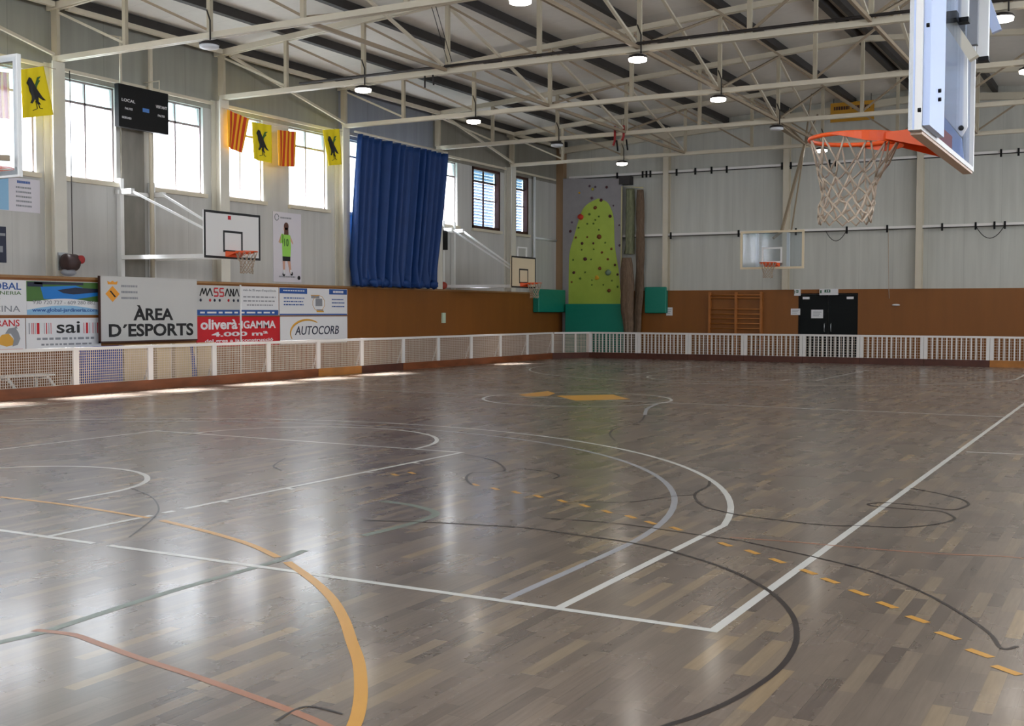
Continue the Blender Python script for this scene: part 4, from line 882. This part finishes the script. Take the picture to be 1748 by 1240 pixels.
# near hoop at the upper right: backboard seen edge-on
HX, HY0, HY1, HZ0 = 1.0, -0.45, 1.25, 2.425
t = thing('side_hoop', (HX, 0.55, HZ0), 'big nearest hoop at upper right with orange rim and edge-on clear backboard', 'basketball hoop')
HZ1 = HZ0+1.15
bo = obj('backboard', MB().box(HX, HY0, HZ0, HX+0.015, HY1, HZ1), M['acrylic'], t)
obj('board_frame', MB().box(HX, HY0, HZ0+0.001, HX+0.055, HY0+0.03, HZ1).box(HX, HY1-0.03, HZ0+0.001, HX+0.055, HY1, HZ1).box(HX, HY0+0.03, HZ0+0.001, HX+0.055, HY1-0.03, HZ0+0.025).box(HX, HY0+0.03, HZ1-0.05, HX+0.055, HY1-0.03, HZ1), M['boardw'], bo)
obj('edge_groove', MB().box(HX+0.018, HY0-0.003, HZ0+0.003, HX+0.026, HY0-0.0005, HZ1), M['postblue'], bo)
obj('bottom_pad', MB().box(HX+0.002, HY0+0.05, HZ0-0.012, HX+0.05, HY1-0.02, HZ0), mat('pad_beige', (214, 190, 172), 0.6), bo)
obj('back_sheet', MB().box(HX+0.03, HY0+0.10, HZ0+0.03, HX+0.036, HY1-0.05, HZ1-0.05), glass('back_film', (236, 240, 248), 0.06), bo)
q0, q1 = on_x(1588, 250, HX+0.09), on_x(1613, 250, HX+0.09)
obj('upright', MB().box(HX+0.056, q0.y, HZ0+0.02, HX+0.085, q1.y, HZ1), M['postblue'], t)
PY_ = 0.95
pl = [on_y(x, y, PY_) for x, y in ((1613, 28), (1651, 98), (1651, 216), (1641, 233), (1613, 200))]
po = obj('hanger_plate', MB().prism([(p.x, p.z) for p in pl], (0, PY_+0.03, 0), EX, EZ, 0.03), M['white'], t)
bp_ = on_y(1641, 219, PY_); obj('bolt', MB().lathe([(0.001, -0.014), (0.014, -0.012), (0.014, 0.0), (0.001, 0.0)], (bp_.x, PY_-0.001, bp_.z), 10, 'Y'), M['black'], po)
pl2 = [on_y(x, y, 1.1) for x, y in ((1612, 200), (1641, 236), (1646, 292), (1636, 288), (1622, 270), (1612, 248))]
obj('lower_plate', MB().prism([(p.x, p.z) for p in pl2], (0, 1.13, 0), EX, EZ, 0.03), M['postblue'], t)
for (x, y), nm in (((1583, 43), 'bolt'), ((1568, 188), 'bolt'), ((1603, 170), 'bolt'), ((1603, 155), 'bolt')):
    q = on_x(x, y, HX+0.088); obj(nm, MB().lathe([(0.001, 0), (0.009, 0), (0.009, 0.012), (0.001, 0.013)], (HX+0.085, q.y, q.z), 8, 'X'), M['black'], t)
arm = [on_y(x, y, 0.85) for x, y in ((1619, 34), (1663, 100))]
obj('slant_arm', MB().bar(arm[0], arm[1], 0.06, 0.05), M['cream'], t)
def block(x0, y0, x1, y1, Y, dy, m, nm):
    a, c = on_y(x0, y0, Y), on_y(x1, y1, Y); obj(nm, MB().box(a.x, Y, min(a.z, c.z), c.x, Y+dy, max(a.z, c.z)), M[m], t)
block(1612, -60, 1632, 22, 0.70, 0.06, 'white', 'drop_tube'); block(1611, 20, 1633, 32, 0.69, 0.08, 'black', 'end_cap')
block(1635, -60, 1652, 31, 0.80, 0.05, 'white', 'drop_tube'); block(1634, 30, 1653, 36, 0.79, 0.07, 'black', 'end_cap')
block(1653, -60, 1668, 75, 1.00, 0.05, 'mid', 'drop_tube'); block(1670, -40, 1686, 98, 1.05, 0.06, 'white', 'drop_tube'); block(1669, 97, 1687, 102, 1.04, 0.08, 'black', 'end_cap')
sw = [on_y(x, y, 1.2) for x, y in ((1668, -40), (1702, 54))]; obj('strut', MB().bar(sw[0], sw[1], 0.04, 0.05), M['postblue'], t)
obj('mast', MB().bar((HX+0.30, 0.2, 3.62), (HX+0.5, 0.2, 8.1), 0.09, 0.09).bar((HX+0.36, 1.1, 3.62), (HX+0.5, 1.1, 8.1), 0.09, 0.09).box(HX+0.02, 0.0, 3.6, HX+0.6, 1.4, 3.68), M['white'], t)
ring_net(t, (HX-0.455, 0.60, 2.56), (-1, 0, 0), 0.232, 0.0055, 12, 0.40, (-0.02, -0.10), 5, 0.46, 0.215, 0.012)

# ------------------------------------------------------------------ end wall things
EW = YF-0.12
t = thing('climbing_wall', (-15.9, YF-0.4, 0), 'tall grey climbing wall with a rounded lime green face and coloured holds', 'climbing wall')
CWY = 33.25
cw = [on_y(x, y, CWY) for x, y in ((961, 305), (1061, 305), (1063, 530), (961, 530))]
obj('panel', MB().prism([(cw[0].x, 0.1), (cw[1].x, 0.1), (cw[1].x, cw[1].z), (cw[0].x, cw[0].z)], (0, CWY+0.12, 0), EX, EZ, 0.12), M['rock'], t)
go = [(1021, 339), (1005, 347), (994, 359), (986.5, 380.5), (980, 404), (973, 428), (971, 455), (970.5, 519), (970.5, 535), (1061, 535), (1060, 519), (1057, 471), (1053, 444), (1049, 415), (1048, 378), (1044, 359), (1036, 345)]
gp = [on_y(x, y, CWY-0.01) for x, y in go]
obj('green_face', MB().prism(smooth([(p.x, p.z) for p in gp]+[(gp[0].x, gp[0].z)], 3)[:-1], (0, CWY-0.0005, 0), EX, EZ, 0.012), M['lime'], t)
hm = {k: mat('hold_'+k, c, 0.6) for k, c in dict(red=(206, 62, 44), dark=(84, 40, 44), brown=(126, 72, 36), green=(92, 116, 44), amber=(214, 160, 40), plum=(94, 70, 86), yellow=(170, 160, 60)).items()}; hm['sage'] = M['sage']
holds = [(418,302,'red',5.5),(490,182,'plum',2.5),(550,195,'dark',3),(512,243,'brown',3.2),(475,285,'green',2.4),(607,298,'dark',3),(460,347,'green',1.8),(500,345,'green',1.8),(405,372,'green',1.8),(352,395,'dark',2.6),(362,338,'plum',1.8),(388,435,'brown',2),(460,432,'brown',1.8),(537,430,'brown',4.2),(428,472,'dark',2.6),(500,472,'dark',2),(425,512,'green',1.6),(502,510,'green',1.6),(575,468,'green',1.6),(615,508,'brown',2.2),(555,530,'brown',2.4),(447,573,'dark',3.4),(592,573,'brown',2.2),(370,578,'green',1.6),(485,575,'green',1.5),(638,610,'dark',2.2),(540,633,'brown',3.2),(595,660,'sage',5.6),(655,672,'dark',2.2),(375,660,'dark',2.8),(447,658,'green',1.8),(415,697,'green',2.2),(523,692,'amber',4),(360,720,'brown',2),(490,738,'green',1.5),(563,738,'green',1.6),(490,708,'green',1.4),(618,712,'green',1.6),(600,775,'brown',3.4),(655,750,'green',2),(410,148,'amber',1.8),(585,112,'dark',2.4),(512,110,'plum',2),(495,125,'yellow',2.6),(475,105,'plum',2.2),(665,355,'plum',1.6),(668,485,'plum',2.2),(628,230,'plum',1.6),(535,300,'green',1.6),(512,322,'green',1.6),(535,385,'green',1.5)]
for x, y, c, r in holds:
    p = on_y(880+x/3.757, 290+y/3.757, CWY-0.02); rr = r*0.0215/1.0
    obj('climbing_hold', MB().blob((p.x, CWY-0.02-rr*0.2, p.z), (rr, rr*0.7, rr*0.9), 8, 0.18), hm[c], t)
# crash mats
def crash(name, x0, z0, x1, z1, Y, d, lb):
    b = MB(); n = 10; vs = []; 
    b.box(x0, Y-d, z0, x1, Y, z1); o = tag(obj('crash_mat', b, M['teal']), lb, 'mat', 'teal mats at the climbing wall'); m = o.modifiers.new('soft_edge', 'BEVEL'); m.width = 0.04; m.segments = 3; return o
mz0, mz1 = 1.63, 2.46
yl0 = on_x(920, 515, WX+0.25).y
o = tag(obj('crash_mat', MB().box(WX+0.001, yl0, mz0, WX+0.25, 33.05, mz1), M['teal']), 'teal crash mat fixed to the side wall left of the climbing wall', 'mat', 'teal mats at the climbing wall'); mm = o.modifiers.new('soft_edge', 'BEVEL'); mm.width = 0.03; mm.segments = 3
c0, c1 = on_y(964, 540, 32.85), on_y(1064, 540, 32.85); cz = on_y(1010, 519, 32.85).z
crash('crash_mat', c0.x, 0.0, c1.x, cz, 33.12, 0.27, 'big teal crash mat standing at the foot of the climbing wall')
r0, r1 = on_y(1100, 512, EW-0.2), on_y(1137, 512, EW-0.2)
crash('crash_mat', r0.x, on_y(1115, 535, EW-0.2).z, r1.x, on_y(1115, 490, EW-0.2).z, EW-0.001, 0.2, 'teal crash mat fixed to the end wall right of the stored nets')
# stored nets hanging beside the climbing wall
def net_bundle(px, prof, Y, m, lb, seed):
    b = MB(); rnd = random.Random(seed); vs = []; n = 28; lob = [rnd.uniform(0.75, 1.2) for _ in range(n)]
    rows = smooth(prof, 5)
    for (y, xc_, hw) in rows:
        c = on_y(xc_, y, Y); w = hw*(c-CAM).length/FPX
        for k in range(n):
            a = 2*pi*k/n; f = lob[k]*(1+0.12*sin(y*0.09+k*1.7))
            vs.append((c.x+w*cos(a)*f, Y+w*0.65*sin(a)*f, c.z))
    m_ = len(rows); fs = [(i*n+k, (i+1)*n+k, (i+1)*n+(k+1) % n, i*n+(k+1) % n) for i in range(m_-1) for k in range(n)]+[tuple(range(n)), tuple(range(m_*n-1, (m_-1)*n-1, -1))]
    return tag(obj('stored_net', b.add(vs, fs, True), M[m]), lb, 'net', 'stored nets by the climbing wall')
yb = 612
net_bundle(0, [(322, 1076, 6), (360, 1076, 7), (420, 1075, 7), (434, 1074, 8)], 33.31, 'netgr', 'greenish folded net hanging from the pale pole, upper left of the bundles', 1)
net_bundle(0, [(324, 1093, 5), (380, 1093, 6), (440, 1093, 6), (500, 1091, 6), (560, 1087, 6), (598, 1087, 6)], 33.27, 'netbr', 'long brown net hanging from the girt down to the floor', 2)
net_bundle(0, [(440, 1070, 8), (470, 1071, 11), (520, 1071, 11), (560, 1073, 8), (608, 1074, 8)], 32.66, 'netbr', 'brown net gathered low in front, right of the teal mat', 3)
pp = [on_y(x, y, 33.3) for x, y in ((1063, 452), (1063, 319), (1100, 321))]
tag(obj('net_pole', MB().tube([(pp[0].x, 33.17, 0.0), (pp[0].x, 33.17, pp[1].z), (pp[2].x, 33.17, pp[2].z)], 0.028, 8), mat('pole_cream', (206, 196, 150), 0.5)), 'pale pole with a short top arm carrying the stored nets', 'pole')
tag(obj('wall_box', MB().box(on_y(1058, 305, YF-0.3).x, YF-0.38, 6.28, on_y(1076, 305, YF-0.3).x, YF-0.02, 6.58), M['dark']), 'small dark box fixed under the upper girt above the nets', 'box')
# wall bars
wb = [on_y(x, 532, EW-0.1).x for x in (1211, 1256, 1299)]
t = thing('wall_bars', (wb[1], EW, 0), 'two-bay wooden wall bars on the brown end wall', 'wall bars')
ztop = on_y(1256, 499, EW-0.1).z
for x in wb: obj('upright', MB().box(x-0.04, EW-0.12, 0.02, x+0.04, EW-0.001, ztop), M['wood'], t)
for py in (504, 509, 528, 536.5, 544, 552.5, 561, 570, 579, 588, 597):
    z = on_y(1256, py, EW-0.1).z
    if z < 0.06: continue
    obj('rung', MB().tube([(wb[0]-0.02, EW-0.10, z), (wb[2]+0.02, EW-0.10, z)], 0.021, 8), M['wood'], t)
# papers, exit signs, yellow sign
def paper(x0, y0, x1, y1, Y, lb, m='paper'):
    a, c = on_y(x0, y0, Y), on_y(x1, y1, Y); o = tag(obj('paper_notice', MB().box(a.x, Y-0.004, c.z, c.x, Y, a.z), M[m]), lb, 'notice', 'paper notices on the end wall')
    pr_ = MB()
    for k in range(3): pr_.box(a.x+(c.x-a.x)*0.15, Y-0.006, a.z-(a.z-c.z)*(0.25+0.22*k), c.x-(c.x-a.x)*(0.15+0.1*k), Y-0.0042, a.z-(a.z-c.z)*(0.31+0.22*k))
    obj('small_print', pr_, M['mid'], o); return o
paper(1137, 525, 1148, 539, EW-0.21, 'white notice beside the right teal crash mat') if False else paper(1137.5, 525, 1148, 539, EW-0.001, 'white notice beside the right teal crash mat')
paper(1350, 527, 1366, 538, EW-0.001, 'white notice on the brown boards left of the double doors')
paper(1385, 529, 1405, 543.5, YF-0.071, 'white notice taped on the left door leaf')
def exit_sign(x0, y0, x1, y1, lb, full):
    a, c = on_y(x0, y0, EW), on_y(x1, y1, EW); t = thing('exit_sign', ((a.x+c.x)/2, EW, c.z), lb, 'exit sign')
    obj('case', MB().box(a.x, EW-0.09, c.z, c.x, EW-0.001, a.z), M['paper'], t); w = c.x-a.x; h = a.z-c.z
    obj('green_panel', MB().box(a.x+w*0.28, EW-0.094, c.z+h*0.42, a.x+w*(0.60 if full else 0.7), EW-0.0905, c.z+h*0.88).box(a.x+w*0.04, EW-0.094, c.z+h*0.3, a.x+w*0.12, EW-0.0905, c.z+h*0.8), M['exitg'], t)
    obj('running_figure', MB().box(a.x+w*0.36, EW-0.097, c.z+h*0.5, a.x+w*0.40, EW-0.0945, c.z+h*0.74).blob((a.x+w*0.38, EW-0.096, c.z+h*0.79), (w*0.02, 0.002, h*0.05), 6, 0).box(a.x+w*0.46, EW-0.097, c.z+h*0.52, a.x+w*0.54, EW-0.0945, c.z+h*0.8), M['paper'], t)
exit_sign(1400, 493.5, 1431, 504, 'green and white exit sign above the double doors', True)
exit_sign(1357, 494, 1367, 505, 'small green and white emergency light left above the doors', False)
YS = YF-0.40
ya_, yb_ = on_y(1418, 177, YS), on_y(1492, 204, YS)
t = thing('yellow_sign', ((ya_.x+yb_.x)/2, YS, yb_.z), 'yellow sign with dark print hung high on the end wall behind the trusses', 'sign')
obj('panel', MB().box(ya_.x, YS-0.02, yb_.z, yb_.x, YS, ya_.z), M['signy'], t)
w = yb_.x-ya_.x; h = ya_.z-yb_.z; b = MB(); r = random.Random(5)
for (f0, f1, g0, g1) in ((0.08, 0.45, 0.62, 0.80), (0.50, 0.92, 0.62, 0.80), (0.16, 0.85, 0.34, 0.42)):
    x = f0
    while x < f1: dxx = r.uniform(0.02, 0.05); b.box(ya_.x+w*x, YS-0.023, yb_.z+h*g0, ya_.x+w*min(x+dxx, f1), YS-0.0205, yb_.z+h*g1); x += dxx+0.012
obj('print', b, M['brframe'], t)
for hx in (ya_.x+0.1, yb_.x-0.1): obj('hanger', MB().bar((hx, YS-0.01, ya_.z), (hx, YS-0.01, ya_.z+0.3), 0.02, 0.02), M['dark'], t)
p = on_y(1530, 521, EW); tag(obj('wall_lamp', MB().blob((p.x, EW-0.06, p.z), (0.13, 0.06, 0.035), 12, 0), M['paper']), 'small pale oval fitting on the brown boards right of the doors', 'fitting')
pa = [on_y(x, y, EW-0.02) for x, y in ((1517, 380), (1517, 490), (1518, 510))]; obj('hanging_cord', MB().tube([(pa[0].x, YF-0.21, 4.36), (pa[1].x, EW-0.02, pa[1].z), (pa[2].x, EW-0.02, pa[2].z)], 0.012, 5), M['cord'], low_girt)
tag(obj('wall_pipe', MB().tube([(XL+0.10, 31.35, 2.35), (XL+0.10, 31.35, 6.5)], 0.05, 8), M['pipe']), 'white pipe rising up the left wall right of the last shuttered window', 'pipe')
tag(obj('wall_rail', MB().tube([(XL+0.05, 31.5, 4.32), (XL+0.05, 33.2, 4.32)], 0.045, 8), M['pipe']), 'short white horizontal rail on the left wall beside the corner column', 'rail')
struct('trim_3', MB().box(XL, 12.28, 2.345, XL+0.04, 12.92, HEAD), mat('stained_pier', (128, 124, 116), 0.6, var=0.15, scale=2, stretch=(1, 2, .6)), None, 'dark stained pier panel below the scoreboard', 'panel')
# cables, straps and a strip of chord shade in the roof
tag(obj('cable_or_shade_line', MB().tube([(x, 15.2-0.11, 6.79) for x in (-15, -10, -5, 0, 5)], 0.03, 6), M['conduit']), 'dark strip put in as shade along the bottom chord of the second truss', 'cable')  # stands for the dark shading under and between the chord angles
tag(obj('cable_or_shade_line', MB().tube([(-11.0, 15.0, 6.85), (-11.05, 14.2, 8.3)], 0.008, 5).tube([(-10.9, 15.0, 6.85), (-10.95, 14.2, 8.3)], 0.008, 5).tube([(-11.6, 15.05, 6.63), (-11.6, 15.05, 6.38)], 0.02, 5).tube([(-11.4, 15.05, 6.63), (-11.38, 15.05, 6.42)], 0.02, 5), M['conduit']), 'pair of thin cables dropping to the second truss with dark hooks', 'cable')
t = thing('strap_set', (-11.3, 24.7, 6.4), 'red and black straps looped over the fourth truss', 'straps')
for x, m, d in ((-11.42, 'strap', 0.42), (-11.15, 'strap', 0.30)): obj('red_strap', MB().tube([(x, 24.58, 6.9), (x, 24.58, 6.9-d), (x-0.05, 24.58, 6.78-d)], 0.035, 6), M[m], t)
for x in (-11.36, -11.06): obj('black_strap', MB().tube([(x, 24.57, 6.5), (x+0.04, 24.57, 6.2)], 0.025, 6), M['black'], t)
